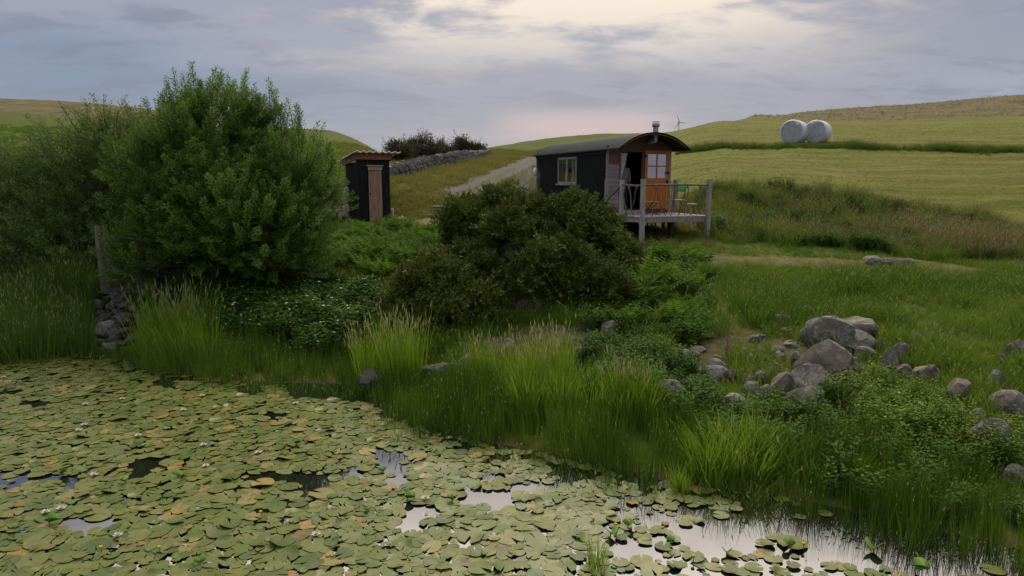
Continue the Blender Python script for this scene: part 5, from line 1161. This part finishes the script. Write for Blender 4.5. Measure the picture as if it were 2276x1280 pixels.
shrub('willow_shrub', [lobe(40, 450, 105, 95, 18.0), lobe(-60, 480, 125, 105, 18.0), lobe(60, 540, 115, 60, 17.2)], 1700, V_willow_b, 'dull green willow shrub at the left edge of the photo', 'shrub', up=.5, inner=.45, scale=(.8, 1.3), core=.28, long=.0, stems=12, stem_r=.035)
shrub('gorse_bush', [lobe(1070, 500, 72, 55, 17.6), lobe(1030, 520, 50, 50, 17.4), lobe(1115, 478, 40, 38, 17.8)], 1300, V_gorse, 'gorse bush at the back left, beside the picnic table', 'shrub', up=.4, core=.56, group='gorse bushes below the hut', scale=(.65, 1.3), thin=-.62)
shrub('gorse_bush', [lobe(1225, 525, 105, 72, 15.6), lobe(1290, 545, 85, 75, 15.4), lobe(1150, 575, 105, 75, 15.0), lobe(1320, 600, 85, 75, 14.8), lobe(1230, 640, 120, 75, 13.6), lobe(1310, 670, 85, 60, 13.4), lobe(1180, 690, 80, 50, 13.0)], 4600, V_gorse, 'largest gorse bush, dark green, in front of the hut', 'shrub', up=.4, core=.58, group='gorse bushes below the hut', scale=(.65, 1.3), thin=-.62, tint_off=-.02)
shrub('gorse_bush', [lobe(1385, 590, 38, 45, 15.6), lobe(1375, 645, 38, 35, 15.2)], 650, V_gorse, 'small rounded gorse bush at the right end, below the deck post', 'shrub', up=.4, core=.56, group='gorse bushes below the hut', scale=(.65, 1.3), thin=-.62, tint_off=.05)
shrub('gorse_bush', [lobe(1010, 635, 90, 68, 13.8), lobe(920, 665, 75, 58, 13.2), lobe(1050, 695, 90, 50, 12.9), lobe(960, 705, 80, 42, 12.7)], 2700, V_gorse_b, 'low gorse bush browned with seed pods, left of the largest one', 'shrub', up=.4, core=.56, group='gorse bushes below the hut', scale=(.65, 1.3), thin=-.62)
shrub('gorse_bush', [lobe(930, 332, 48, 22, 46), lobe(885, 343, 40, 18, 44), lobe(978, 338, 36, 17, 47)], 520, V_gorse_f, 'dark scrubby gorse behind the dry-stone wall on the skyline', 'shrub', up=.8, core=.6, scale=(.8, 1.7), clumps=7, group='gorse behind the stone wall')
shrub('hawthorn_bush', [lobe(1030, 326, 22, 12, 50), lobe(1052, 336, 22, 9, 50), lobe(1010, 338, 12, 9, 50)], 260, V_gorse_f, 'dark windswept bush at the upper end of the dry-stone wall', 'shrub', up=.5, inner=.5, core=.4, scale=(.8, 1.7), clumps=6)

# ------------------------------------------------------------------ ground cover: candidate spots over the bank, sorted into kinds by where they stand
def candidates(x0, x1, y0, y1, step):
    xs, ys = np.meshgrid(np.arange(x0, x1, step), np.arange(y0, y1, step)); X = (xs + RNG.uniform(-.5, .5, xs.shape) * step).ravel(); Y = (ys + RNG.uniform(-.5, .5, ys.shape) * step).ravel()
    px = 1138 + 1536 * X / np.maximum(Y, .5); ok = (px > -500) & (px < 2750); X, Y = X[ok], Y[ok]; d = shore_dist(X, Y); ok = d > -.7; X, Y, d = X[ok], Y[ok], d[ok]
    Z = height(X, Y); px, py = project(X, Y, Z); return X, Y, Z, d, px, py
def clear_of(X, Y, k=.9, hut=True):
    ok = np.ones(len(X), bool)
    for bx, by, r in BOULD: ok &= np.hypot(X - bx, (Y - by) * 1.15) > r * k
    if hut:
        for org, rz, x0, x1, y0, y1 in ((P0, HUT_RZ, -.15, 2.5, -.2, 6.1), (SHED.location, SHED_RZ, -.1, 1.25, -.1, 1.3)):
            c, s = math.cos(rz), math.sin(rz); lx = (X - org.x) * c + (Y - org.y) * s; ly = -(X - org.x) * s + (Y - org.y) * c; ok &= ~((lx > x0) & (lx < x1) & (ly > y0) & (ly < y1))
    return ok
def put(name, sel, X, Y, Z, coll, label, cat, scale=(.8, 1.2), tint_noise=.5, tint_off=0.0, tilt=.12, sfield=None):
    X, Y, Z = X[sel], Y[sel], Z[sel]; n = len(X)
    if not n: return
    t = np.clip(.45 + tint_off + .34 * vnoise(X, Y, tint_noise, 51) + .26 * vnoise(X, Y, tint_noise * 4, 52) + .12 * RNG.normal(size=n), 0, 1); s = RNG.uniform(*scale, n) * (1 + .30 * vnoise(X, Y, 1.3, 53) + .15 * vnoise(X, Y, 4.0, 54))
    if sfield is not None: s = s * sfield[sel]
    o = scatter(name, np.stack([X, Y, np.maximum(Z, -.35) - .01], 1), zrot(n, tilt), s, t, coll); tag(o, label, cat, kind='stuff'); return o
def plant_bank():
    X, Y, Z, d, px, py = candidates(-14, 17, 4.5, 26, .105); free = clear_of(X, Y, 1.0); n = len(X); r = RNG.random(n)
    pd_ = np.minimum(polyline_dist(X, Y, PATH), polyline_dist(X, Y, WORN) + .5) + .2 * vnoise(X, Y, 1.5, 11); path = pd_ < .70
    track = polyline_dist(X, Y, TRACK) < .9; soil = np.minimum(polyline_dist(X, Y, SOIL_A) - .02, polyline_dist(X, Y, SOIL_B)) + .25 * vnoise(X, Y, 1.5, 11) < .35
    jetty = inpoly(px, py, [(195, 650), (330, 650), (330, 790), (190, 790)])
    ok = free & ~jetty; nz = vnoise(X, Y, .9, 61); nz2 = vnoise(X, Y, 2.3, 62)
    taken = np.zeros(n, bool)
    def take(mask, p):
        nonlocal taken
        s = mask & ok & ~taken & (r < p); taken |= s; return s
    # rushes standing in the margin, right of the inlet
    right = px > 855
    rush = right & (d > -.62) & (d < 1.15 + .35 * nz)
    gapR = inpoly(px, py, [(1570, 1040), (1720, 1040), (1760, 1160), (1560, 1130)])
    rb = inpoly(px, py, [(1500, 930), (1700, 940), (1900, 1010), (2276, 1040), (2400, 1200), (2100, 1150), (1800, 1090), (1550, 1040)])
    put('margin_herbs', take(rb & (nz2 + nz > -.1), .30), X, Y, Z, V_forb, 'leafy waterside plants mixed into the right-hand rushes', 'herbs', (.6, 1.1), 1.0, .15)
    put('margin_grass', take(rb & (nz2 < .2), .16), X, Y, Z, V_meadow, 'arching grass mixed into the right-hand rushes', 'grass', (.9, 1.6), 1.0, .1)
    put('rushes', take(rush & ~gapR & ((d > -.25 + .22 * nz2) | (px > 1750) & (d > -.45 + .3 * nz2)), .62), X, Y, Z, V_rush, 'dark green rushes standing along the pond margin', 'rushes', (.50, .86), 1.3)
    put('reeds', take((px < 205) & (d > -.45) & (d < 3.4), .62), X, Y, Z, V_reedl, 'dull green reeds at the left end of the pond', 'reeds', (.75, 1.1), .8)
    put('margin_grass', take((px >= 205) & (px <= 870) & (d > -.25 + .2 * nz2) & (d < 1.2 + .4 * nz), .60), X, Y, Z, V_rush, 'fine green grass along the inlet bank', 'grass', (.45, .75), 1.0, .35)
    # bramble and leafy herbs
    bram = inpoly(px, py, [(420, 640), (560, 625), (760, 640), (860, 690), (830, 830), (640, 815), (470, 800), (330, 790), (340, 690)])
    put('bramble_patch', take(bram & (nz2 > -.55), .55), X, Y, Z, V_bramble, 'tangle of brambles with small white flowers below the willow', 'brambles', (.8, 1.25), .7)
    herb = inpoly(px, py, [(1300, 770), (1420, 775), (1580, 850), (1590, 960), (1450, 960), (1300, 880)]) | inpoly(px, py, [(1630, 900), (1760, 925), (1850, 900), (1850, 1020), (1700, 1010), (1600, 960)])
    put('leafy_herbs', take(herb & (nz2 > -.4), .5), X, Y, Z, V_forb, 'dark leafy herbs on the bank left of the boulders', 'herbs', (.7, 1.1), .7)
    swt = inpoly(px, py, [(1850, 860), (1960, 845), (2090, 890), (2190, 960), (2276, 960), (2276, 1050), (2100, 1060), (1950, 1010), (1850, 990)])
    put('meadowsweet', take(swt & (nz2 > -.6), .55), X, Y, Z, V_sweet, 'yellow-green leafy meadowsweet right of the boulder heap', 'herbs', (.5, .9), .7, .2)
    # bracken
    fernp = inpoly(px, py, [(1290, 650), (1420, 610), (1540, 640), (1580, 700), (1540, 770), (1400, 760), (1290, 745)]) | inpoly(px, py, [(1400, 585), (1560, 590), (1580, 640), (1420, 650)])
    put('fern_undergrowth', take(fernp & (nz2 > .1), .25), X, Y, Z, V_forb, 'dark leafy undergrowth between the ferns right of the gorse', 'herbs', (.6, 1.1), .8)
    put('bracken', take(fernp, .17), X, Y, Z, V_fern, 'bright green bracken ferns right of the gorse', 'ferns', (.55, 1.0), .8, tilt=.3)
    fern2 = inpoly(px, py, [(770, 520), (860, 515), (975, 520), (1000, 560), (960, 600), (860, 640), (760, 600)])
    put('bracken', take(fern2, .17), X, Y, Z, V_fern, 'bright green ferns between the shed and the gorse', 'ferns', (.6, .95), .8, .05)
    fern3 = inpoly(px, py, [(680, 640), (770, 640), (800, 720), (690, 720)])
    put('bracken', take(fern3, .15), X, Y, Z, V_fern, 'small patch of ferns right of the brambles', 'ferns', (.6, .9), .8)
    # rank grass bank right of the hut
    edge = np.interp(px, [1480, 1600, 1760, 1900, 2050, 2276, 3200], [25.2, 25.2, 25.6, 25.6, 25.0, 24.5, 24]); low = np.interp(px, [1560, 1700, 1900, 2100, 2300], [21.0, 19.6, 18.6, 17.6, 17.0])
    rank = (px > 1560 + 25 * nz) & (Y > low + .5 * nz) & (Y < edge)
    brown = rank & (nz * .8 + nz2 * .5 + (px - 2050) / 450 > .3)
    put('bank_docks', take(rank & ~path & (nz2 + .4 * vnoise(X, Y, 5, 66) > .35), .35), X, Y, Z, V_forb, 'leafy docks and nettles among the rank grass', 'herbs', (.6, 1.2), .7, .2)
    put('brown_grass', take((brown | (rank & (vnoise(X, Y, 3.1, 67) > .45))) & ~path, .36), X, Y, Z, V_brown, 'tall brown seeding grass on the bank at the right', 'grass', (.5, .95), .6, .15)
    put('rank_grass', take(rank & ~brown & ~path, .50), X, Y, Z, V_rank, 'tall rank grass on the bank right of the deck', 'grass', (.45, .9), .9, .05)
    # grass round the deck and behind
    back = (Y > 19.0) & (px > 760) & (px < 1600)
    put('rough_grass', take(back & ~path & ~track & (polyline_dist(X, Y, YARD) > .8), .38), X, Y, Z, V_dry, 'short rough grass round the hut and shed', 'grass', (.9, 1.7), .6, .0)
    # the rest of the bank
    mid = (Y > 5) & ~path & ~soil & ~track
    sh = (1.0 - .12 * sstep(1450, 1650, px) * sstep(14, 12, Y)) * (1 - .55 * sstep(15.5, 17.0, Y) * (px > 1350)) * (1 + .35 * vnoise(X, Y, 1.7, 63))
    put('meadow_grass', take(mid & (Y < 19.6), .62), X, Y, Z, V_meadow, 'green meadow grass over the bank', 'grass', (.6, 1.15), .6, .0, sfield=sh)
    put('bank_herbs', take(mid & (Y < 19) & (nz2 > .25), .2), X, Y, Z, V_forb, 'scattered low leafy plants in the bank grass', 'herbs', (.4, .8), .7)
    put('path_turf', take((path | soil) & (Y > 8), .20), X, Y, Z, V_dry, 'sparse worn turf on the footpath and bare soil', 'grass', (.5, .9), .6, .3)
plant_bank()

def clump(name, box, n, coll, label, hpx, tint_off=0.0, cat='grass'):
    """tall clump that rises from its foot (x0..x1 at y1) to about y0"""
    x0, y0, x1, y1 = box; pts = [ground_at(U(x0, x1), y1 - U(0, 1) ** 1.5 * (y1 - y0) * .35) for _ in range(n)]; P_ = np.array([tuple(p) for p in pts]); g = ground_at((x0 + x1) / 2, y1); h = (y1 - y0) / ppm(g)
    o = scatter(name, P_ - np.array([0, 0, .02]), zrot(n, .1), RNG.uniform(.75, 1.1, n) * h / hpx, np.clip(RNG.normal(.5 + tint_off, .18, n), 0, 1), coll); tag(o, label, cat, kind='stuff')
clump('seeding_grass', (325, 655, 480, 800), 30, V_seed, 'tall pale grass in seed right of the stone pile', 1.0)
clump('bright_grass', (330, 700, 470, 810), 22, V_bright, 'bright green blades at the foot of the seeding grass by the stone pile', .9, .1)
clump('seeding_grass', (800, 705, 930, 868), 24, V_seed, 'tall seeding grass behind the wet dark boulder', 1.0)
clump('seeding_grass', (1030, 755, 1120, 868), 16, V_seed, 'seeding grass right of the wide flat rock', 1.0)
clump('straw_grass', (1140, 745, 1260, 880), 34, V_seed, 'pale straw-coloured seeding grass below the bare bank', 1.0, .25)
clump('bright_grass', (1120, 800, 1320, 925), 46, V_bright, 'broad stand of bright green grass in the middle of the margin', .9, .05)
clump('bright_grass', (1350, 820, 1440, 940), 26, V_bright, 'bright clump of grass left of the lone grey boulder', .9, .15)
clump('seeding_grass', (1360, 800, 1450, 935), 14, V_seed, 'seeding stems in the clump left of the lone grey boulder', 1.0)
clump('bright_grass', (1555, 930, 1690, 1075), 44, V_bright, 'brightest clump of long grass at the water edge', .9, .3)
clump('bright_grass', (1725, 955, 1790, 1050), 14, V_bright, 'small bright clump right of the brightest one', .9, .25)
clump('bright_grass', (1880, 985, 1950, 1080), 10, V_bright, 'loose bright blades in the rushes below the meadowsweet', .9, .2)
clump('bright_grass', (1500, 1005, 1530, 1100), 5, V_bright, 'slim bright tuft standing in the lilies', .9, .2)
clump('bright_grass', (1318, 1180, 1336, 1278), 3, V_bright, 'thin blades rising from the open water near the bottom edge', .9, .1)
clump('seeding_grass', (1950, 900, 2080, 1000), 14, V_sweet, 'cream-flowered stems at the left of the meadowsweet', .55, .3, 'herbs')

def far_cover():
    # uncut strip below the bales, moor tussocks, field stubble
    n = 2600; pxs = RNG.uniform(1500, 2700, n); yb = np.interp(pxs, [1500, 1600, 1760, 1900, 2050, 2276, 2700], [37.2, 37.2, 36.1, 35.5, 34.7, 33.8, 33]) + RNG.normal(0, .25, n); X = (pxs - 1138) / 1536 * yb; Z = height(X, yb)
    o = scatter('uncut_strip', np.stack([X, yb, Z], 1), zrot(n), RNG.uniform(.30, .62, n) * (1 + .3 * vnoise(X, yb, .5, 74)), np.clip(RNG.normal(.2, .15, n), 0, 1), V_rank); tag(o, 'dark strip of uncut grass across the mown field below the bales', 'grass', kind='stuff')
    n = 9000; Y = 24.5 * (62 / 24.5) ** RNG.random(n); pxs = RNG.uniform(1470, 2500, n); X = (pxs - 1138) / 1536 * Y; Z = height(X, Y); edge = np.interp(pxs, [1480, 1600, 1760, 1900, 2050, 2276, 3200], [24.8, 24.8, 25.2, 25.2, 24.7, 24.2, 23.8]); ok = (Y > edge) & clear_of(X, Y)
    t = np.clip(.5 + .4 * vnoise(X * .12, Y, 1.0, 71) + RNG.normal(0, .12, n), 0, 1); o = scatter('field_stubble', np.stack([X, Y, Z], 1)[ok], zrot(ok.sum()), RNG.uniform(.25, .5, ok.sum()), t[ok], V_field); tag(o, 'mown stubble of the hay field on the hill', 'grass', kind='stuff')
    n = 2600; Y = RNG.uniform(78, 165, n); pxs = RNG.uniform(1600, 2500, n); X = (pxs - 1138) / 1536 * Y; Z = height(X, Y)
    o = scatter('moor_tussocks', np.stack([X, Y, Z - .05], 1), zrot(n), RNG.uniform(.25, .6, n), np.clip(RNG.normal(.85, .2, n), 0, 1), V_brown); tag(o, 'brown tussocks on the moor along the right skyline', 'grass', kind='stuff')
    n = 9000; Y = 24 * (60 / 24) ** RNG.random(n); pxs = RNG.uniform(760, 1480, n); X = (pxs - 1138) / 1536 * Y; Z = height(X, Y); ok = clear_of(X, Y) & (polyline_dist(X, Y, TRACK) > .8)
    o = scatter('slope_grass', np.stack([X, Y, Z], 1)[ok], zrot(ok.sum()), RNG.uniform(1.0, 2.2, ok.sum()), np.clip(.5 + .5 * vnoise(X, Y, .5, 72)[ok] + RNG.normal(0, .12, ok.sum()), 0, 1), V_dry); tag(o, 'rough green grass on the slope behind the shed and hut', 'grass', kind='stuff')
    n = 7000; Y = 15 * (60 / 15) ** RNG.random(n); pxs = RNG.uniform(-300, 800, n); X = (pxs - 1138) / 1536 * Y; Z = height(X, Y); ok = clear_of(X, Y)
    o = scatter('hill_grass', np.stack([X, Y, Z], 1)[ok], zrot(ok.sum()), RNG.uniform(1.0, 2.4, ok.sum()), np.clip(.35 + .3 * vnoise(X, Y, .5, 73)[ok] + RNG.normal(0, .12, ok.sum()), 0, 1), V_turf); tag(o, 'green grass on the left-hand hill behind the willows', 'grass', kind='stuff')
far_cover()

# foxgloves
def foxglove(px, pyt, pyb, label):
    g = ground_at(px, pyb); h = (pyb - pyt) / ppm(g); F = empty('foxglove', g); tag(F, label, 'flower'); mb = MB(); mb.tube([(0, 0, 0), (.01, 0, h * .6), (.02, 0, h)], [.006, .005, .002], 5)
    for i in range(10): mb.leaf(Vector((0, 0, .02 + i * .02)), Vector((math.cos(i * 2.4), math.sin(i * 2.4), .5)), Vector((0, 0, 1)), .10, .04)
    mb.obj('stem', M['forb_green'], F); mb = MB()
    for i in range(26):
        a = i * 2.4; t = .38 + .55 * i / 26; mb.leaf(Vector((.015, 0, h * t)), Vector((math.cos(a), math.sin(a), -.5)), Vector((0, 0, 1)), .05 * (1.2 - .6 * i / 26), .035)
    mb.obj('bells', M['petal_purple'], F)
foxglove(1838, 690, 745, 'left of two purple foxgloves behind the tall rounded boulder'); foxglove(1853, 694, 748, 'right of two purple foxgloves behind the tall rounded boulder'); foxglove(1613, 742, 800, 'single purple foxglove above the left end of the heap')

# ================================================================== LILY PADS
def pad_mat():
    m = new_mat('lily_pad'); N, L = nodes_of(m); b = N['Principled BSDF']; b.inputs['Roughness'].default_value = .40; b.inputs['Specular IOR Level'].default_value = .20
    oi = N.new('ShaderNodeObjectInfo'); at_ = N.new('ShaderNodeAttribute'); at_.attribute_type = 'INSTANCER'; at_.attribute_name = 'tint'
    ad = N.new('ShaderNodeMath'); ad.operation = 'ADD'; L.new(oi.outputs['Random'], ad.inputs[0]); L.new(at_.outputs['Fac'], ad.inputs[1]); fr = N.new('ShaderNodeMath'); fr.operation = 'FRACT'; L.new(ad.outputs[0], fr.inputs[0])
    r = ramp(N, [(0, (.052, .088, .014)), (.25, (.094, .122, .024)), (.5, (.128, .142, .032)), (.75, (.074, .114, .018)), (.90, (.14, .145, .038)), (.965, (.22, .18, .055)), (.985, (.26, .15, .04)), (1, (.14, .09, .03))]); L.new(fr.outputs[0], r.inputs[0])
    geo = N.new('ShaderNodeNewGeometry'); n = N.new('ShaderNodeTexNoise'); n.inputs['Scale'].default_value = 14; n.inputs['Detail'].default_value = 6; L.new(geo.outputs['Position'], n.inputs['Vector'])
    mm = N.new('ShaderNodeMix'); mm.data_type = 'RGBA'; mm.blend_type = 'MULTIPLY'; mm.inputs[0].default_value = .6; r2 = ramp(N, [(.3, (.65, .65, .6)), (.7, (1.2, 1.18, 1.1))]); L.new(n.outputs['Fac'], r2.inputs[0])
    n4 = N.new('ShaderNodeTexNoise'); n4.inputs['Scale'].default_value = 5.5; n4.inputs['Detail'].default_value = 5; L.new(geo.outputs['Position'], n4.inputs['Vector']); r4 = ramp(N, [(.60, (0, 0, 0)), (.68, (1, 1, 1))]); L.new(n4.outputs['Fac'], r4.inputs[0])
    m4 = N.new('ShaderNodeMix'); m4.data_type = 'RGBA'; L.new(r4.outputs[0], m4.inputs[0]); L.new(r.outputs[0], m4.inputs[6]); m4.inputs[7].default_value = (.11, .085, .03, 1)       # browned, rotting blotches
    L.new(m4.outputs[2], mm.inputs[6]); L.new(r2.outputs[0], mm.inputs[7]); L.new(mm.outputs[2], b.inputs['Base Color'])
    bp = N.new('ShaderNodeBump'); bp.inputs['Strength'].default_value = .25; bp.inputs['Distance'].default_value = .01; L.new(n.outputs['Fac'], bp.inputs['Height']); L.new(bp.outputs[0], b.inputs['Normal'])
    return m
pad_mat(); leaf_mat('pad_raised', [(0, (.035, .085, .012)), (.6, (.07, .13, .018)), (1, (.13, .17, .03))], .3, .35)
def pad_mesh(seed, curl=.0):
    rr = random.Random(seed); n = 20; notch = rr.uniform(.06, .24); mb = MB(); el = rr.uniform(.78, 1.0); vs = [(0, 0, .002)]; tear = rr.randrange(4, n - 4) if seed % 3 == 0 else -9; ph = rr.uniform(0, 6)
    for ring, rad in ((0, .55), (1, 1.0)):
        for i in range(n):
            a = notch + (2 * math.pi - 2 * notch) * i / (n - 1); k = rad * (1 + (.05 * math.sin(3 * a + ph) + .03 * math.sin(7 * a + 2 * ph) + rr.uniform(-.02, .02)) * ring)
            if abs(i - tear) < 1 and ring: k *= .62
            z = (.014 * math.sin(2 * a + ph) + .012 * math.sin(5 * a + ph * 2)) * ring + curl * ring * max(0, math.sin(a + ph)) ** 3; vs.append((k * math.cos(a), k * el * math.sin(a), z))
    fs = [(0, 1 + i, 2 + i) for i in range(n - 1)] + [(1 + i, 1 + n + i, 2 + n + i, 2 + i) for i in range(n - 1)]
    mb.add(vs, fs); me = mb.mesh('lily_pad', [M['lily_pad']], True); return me
PAD_M = [pad_mesh(k, (0, 0, .08, 0, .18, .02, .03, 0, .10, 0, .0, .34, 0, .04)[k % 14]) for k in range(14)]
V_pad = variants('pads', PAD_M)
def lilies():
    n = 150000; X = RNG.uniform(-13, 7, n); Y = RNG.uniform(3.6, 13.3, n); d = shore_dist(X, Y); ok = (d < -.06) & (np.abs(X) < Y * .80 + 1.2); X, Y, d = X[ok], Y[ok], d[ok]
    px, py = project(X, Y, np.zeros(len(X))); g1 = vnoise(X, Y * 1.5, 1.3, 81); g2 = vnoise(X, Y * 1.3, 3.0, 82)
    dens = np.ones(len(X)); inlet = inpoly(px, py, [(630, 840), (860, 850), (900, 920), (850, 905), (740, 890), (640, 888)]); dens[inlet] = .0008
    dens *= np.where(g1 + .6 * g2 < -.66, .008, 1)
    openw = inpoly(px, py, [(1640, 1085), (1760, 1120), (2000, 1160), (2276, 1225), (2400, 1300), (1950, 1262), (1820, 1255), (1660, 1195), (1500, 1200), (1530, 1165), (1640, 1150)]); dens[openw] = .004
    low = inpoly(px, py, [(1380, 1110), (1700, 1140), (2400, 1250), (2400, 1500), (1250, 1500), (1250, 1240), (1330, 1180)]) & ~openw; dens[low] *= .16
    band = inpoly(px, py, [(820, 990), (930, 1010), (900, 1090), (850, 1075)]) | inpoly(px, py, [(900, 1110), (1010, 1130), (960, 1190), (880, 1180)]); dens[band] *= .03
    dens = np.where(d > -.3, dens * .1, dens)
    rad = RNG.choice([.045, .065, .085, .10, .125], len(X), p=[.22, .26, .27, .18, .07]) * RNG.uniform(.9, 1.1, len(X)); rad = np.where(low, rad * .85, rad)
    order = np.argsort(-rad + RNG.normal(0, .05, len(X))); cell = {}; keep = []; u = RNG.random(len(X))
    for i in order:
        if u[i] > dens[i]: continue
        cx, cy = int(X[i] / .35), int(Y[i] / .35); good = True
        for a in (-1, 0, 1):
            for b in (-1, 0, 1):
                for j in cell.get((cx + a, cy + b), ()):
                    if (X[i] - X[j]) ** 2 + (Y[i] - Y[j]) ** 2 < (.57 * (rad[i] + rad[j])) ** 2: good = False; break
                if not good: break
            if not good: break
        if good: cell.setdefault((cx, cy), []).append(i); keep.append(i)
    keep = np.array(keep); X, Y, rad, px, py = X[keep], Y[keep], rad[keep], px[keep], py[keep]; size = rad * rad / Y ** 3; inside = (px > 10) & (px < 2266) & (py < 1275)
    rank = np.argsort(-np.where(inside, size, 0)); big, rest = rank[:300], rank[300:]; Z = RNG.uniform(.004, .022, len(X)); tl = RNG.normal(0, .035, (len(X), 2))
    for k, i in enumerate(big):
        o = bpy.data.objects.new('lily_pad', PAD_M[k % 14]); COL.objects.link(o); o.location = (X[i], Y[i], Z[i]); o.rotation_euler = (tl[i, 0], tl[i, 1], RNG.uniform(0, 6.28)); o.scale = (rad[i],) * 3
        side = 'left' if px[i] < 760 else 'centre' if px[i] < 1500 else 'right'; shape = 'with a turned-up rim ' if k % 14 in (2, 4, 8, 11) else 'lying flat '
        tag(o, 'notched green lily pad ' + shape + 'in the nearest lilies at bottom ' + side, 'lily pad', 'near lily pads ' + shape + 'at bottom ' + side)
    o = scatter('lily_pads', np.stack([X, Y, Z], 1)[rest], np.stack([tl[rest, 0], tl[rest, 1], RNG.uniform(0, 6.28, len(rest))], 1), rad[rest], RNG.random(len(rest)), V_pad); tag(o, 'mass of lily pads covering the farther water', 'lily pads', kind='stuff')
    return len(keep)
print('pads', lilies())

# raised, folded leaves and the flowers: each one a thing
def folded_leaf(px, py, r, az, label, up=.5):
    g = on_water(px, py); mb = MB(); n = 12; vs = [(0, 0, .0)]
    for i in range(n + 1):
        a = -1.9 + 3.8 * i / n; x, y = r * math.cos(a), r * math.sin(a); vs.append((x, y * .72, abs(y) * .75 + x * up))
    mb.add(vs, [(0, i, i + 1) for i in range(1, n + 1)]); L_ = empty('raised_lily_leaf', g, az); tag(L_, label, 'leaf', 'raised lily leaves'); b = mb.obj('blade', M['pad_raised'], L_, True); b.location = (0, 0, .025); md = b.modifiers.new('t', 'SOLIDIFY'); md.thickness = .004
    rod('stalk', (0, 0, -.15), (0, 0, .03), .006, M['pad_raised'], L_, 5)
RL = [(905, 1112, .12, 'raised green leaf right of the pale water patch left of centre'), (850, 1052, .09, 'upright leaf in the lilies above the pale water patch'), (1006, 1115, .08, 'dark folded leaf right of the big raised pair'), (1357, 1190, .12, 'boat-shaped leaf near the thin blades in open water'), (1395, 1175, .10, 'upright folded leaf right of the boat-shaped one'), (1757, 1222, .10, 'cupped leaf in the open pale water'), (1942, 1222, .14, 'long tilted leaf floating in the open pale water'), (2035, 1270, .14, 'broad raised leaf at the bottom right'), (1490, 1210, .07, 'small dark upright leaf at the edge of the open water'), (820, 1140, .07, 'small upright leaf in the central lilies'), (1615, 1232, .08, 'little pointed leaf left of the open pale water'), (660, 990, .09, 'yellowish upright leaf among the middle lilies'), (400, 1065, .13, 'large folded leaf in the left lilies'), (280, 1075, .08, 'dark tilted leaf left of the large folded one'), (140, 1055, .10, 'raised leaf amid the left lilies'), (110, 1165, .12, 'curled leaf near the bottom left'), (445, 1258, .09, 'dark leaf at the bottom edge'), (2045, 1245, .07, 'small upright leaf above the broad raised one at bottom right')]
for k, (px, py, r, lab) in enumerate(RL): folded_leaf(px, py, r * .72, k * 1.7, lab, .15 + .2 * (k % 3))
def water_lily(px, py, label):
    g = on_water(px, py); W = empty('water_lily', g); tag(W, label, 'flower', 'white water lilies'); mb = MB()
    for ring, (n, el, r) in enumerate(((7, .35, .055), (6, .8, .048), (5, 1.2, .035))):
        for i in range(n): a = 6.283 * i / n + ring * .5; mb.leaf(Vector((0, 0, .02)), Vector((math.cos(a) * math.cos(el), math.sin(a) * math.cos(el), math.sin(el))), Vector((0, 0, 1)) if el < 1 else Vector((math.cos(a), math.sin(a), 0)), r, r * .55)
    mb.obj('petals', M['petal_white'], W); mb = MB(); mb.lathe([(0, .02), (.012, .025), (.010, .045), (0, .048)], 8); mb.obj('centre', M['petal_yellow'], W)
WLP = [(272, 890, 'white water lily, highest of the row in the left lilies'), (190, 902, 'white water lily left of the highest one'), (450, 883, 'white water lily nearest the bank grass'), (408, 915, 'white water lily right of the dark gap, below the bank'), (188, 948, 'white water lily at the dark gap on the far left'), (175, 960, 'lowest of the cluster by the far left dark gap'), (308, 972, 'white water lily on the small dark gap left of centre'), (453, 993, 'white water lily in the middle of the left lilies'), (458, 1040, 'white water lily below the middle one'), (137, 1135, 'white water lily near the bottom left, upper of a pair'), (103, 1143, 'white water lily near the bottom left, lower of a pair'), (263, 1195, 'white water lily at the bottom, left of centre'), (8, 842, 'white water lily at the extreme left edge'), (575, 1010, 'white water lily right of the middle one'), (946, 1112, 'white water lily in the pale gap at the centre'), (948, 1150, 'white water lily just below the pale gap at the centre'), (1000, 978, 'white water lily beside the rushes'), (657, 900, 'white water lily at the inlet mouth'), (210, 1060, 'white water lily among curled leaves at left'), (703, 1193, 'white water lily on its own near the bottom centre')]
for q in WLP: water_lily(*q)
def pond_lily(px, py, label):
    g = on_water(px, py); W = empty('yellow_pond_lily', g); tag(W, label, 'flower', 'yellow pond lilies'); rod('stalk', (0, 0, -.1), (.005, 0, .05), .004, M['pad_raised'], W, 5); mb = MB(); mb.lathe([(0, .045), (.015, .052), (.018, .066), (.011, .073), (0, .067)], 10); mb.obj('bloom', M['petal_yellow'], W, True)
for q in [(1785, 1222, 'yellow pond lily bloom standing in the open pale water'), (1540, 1250, 'yellow pond lily bloom left of the open water near the bottom'), (1368, 1178, 'yellow pond lily bloom beside the upright folded leaf'), (1318, 1165, 'yellow pond lily bloom above the thin blades'), (1158, 998, 'yellow pond lily bloom close to the rushes'), (1430, 1055, 'yellow pond lily bloom at the right end of the lilies by the rushes'), (580, 1150, 'yellow pond lily bloom in the lower middle lilies'), (355, 1230, 'yellow pond lily bloom near the bottom left edge'), (105, 828, 'yellow pond lily bloom at the far left by the reeds'), (225, 1230, 'yellow pond lily bloom at the bottom left')]: pond_lily(*q)
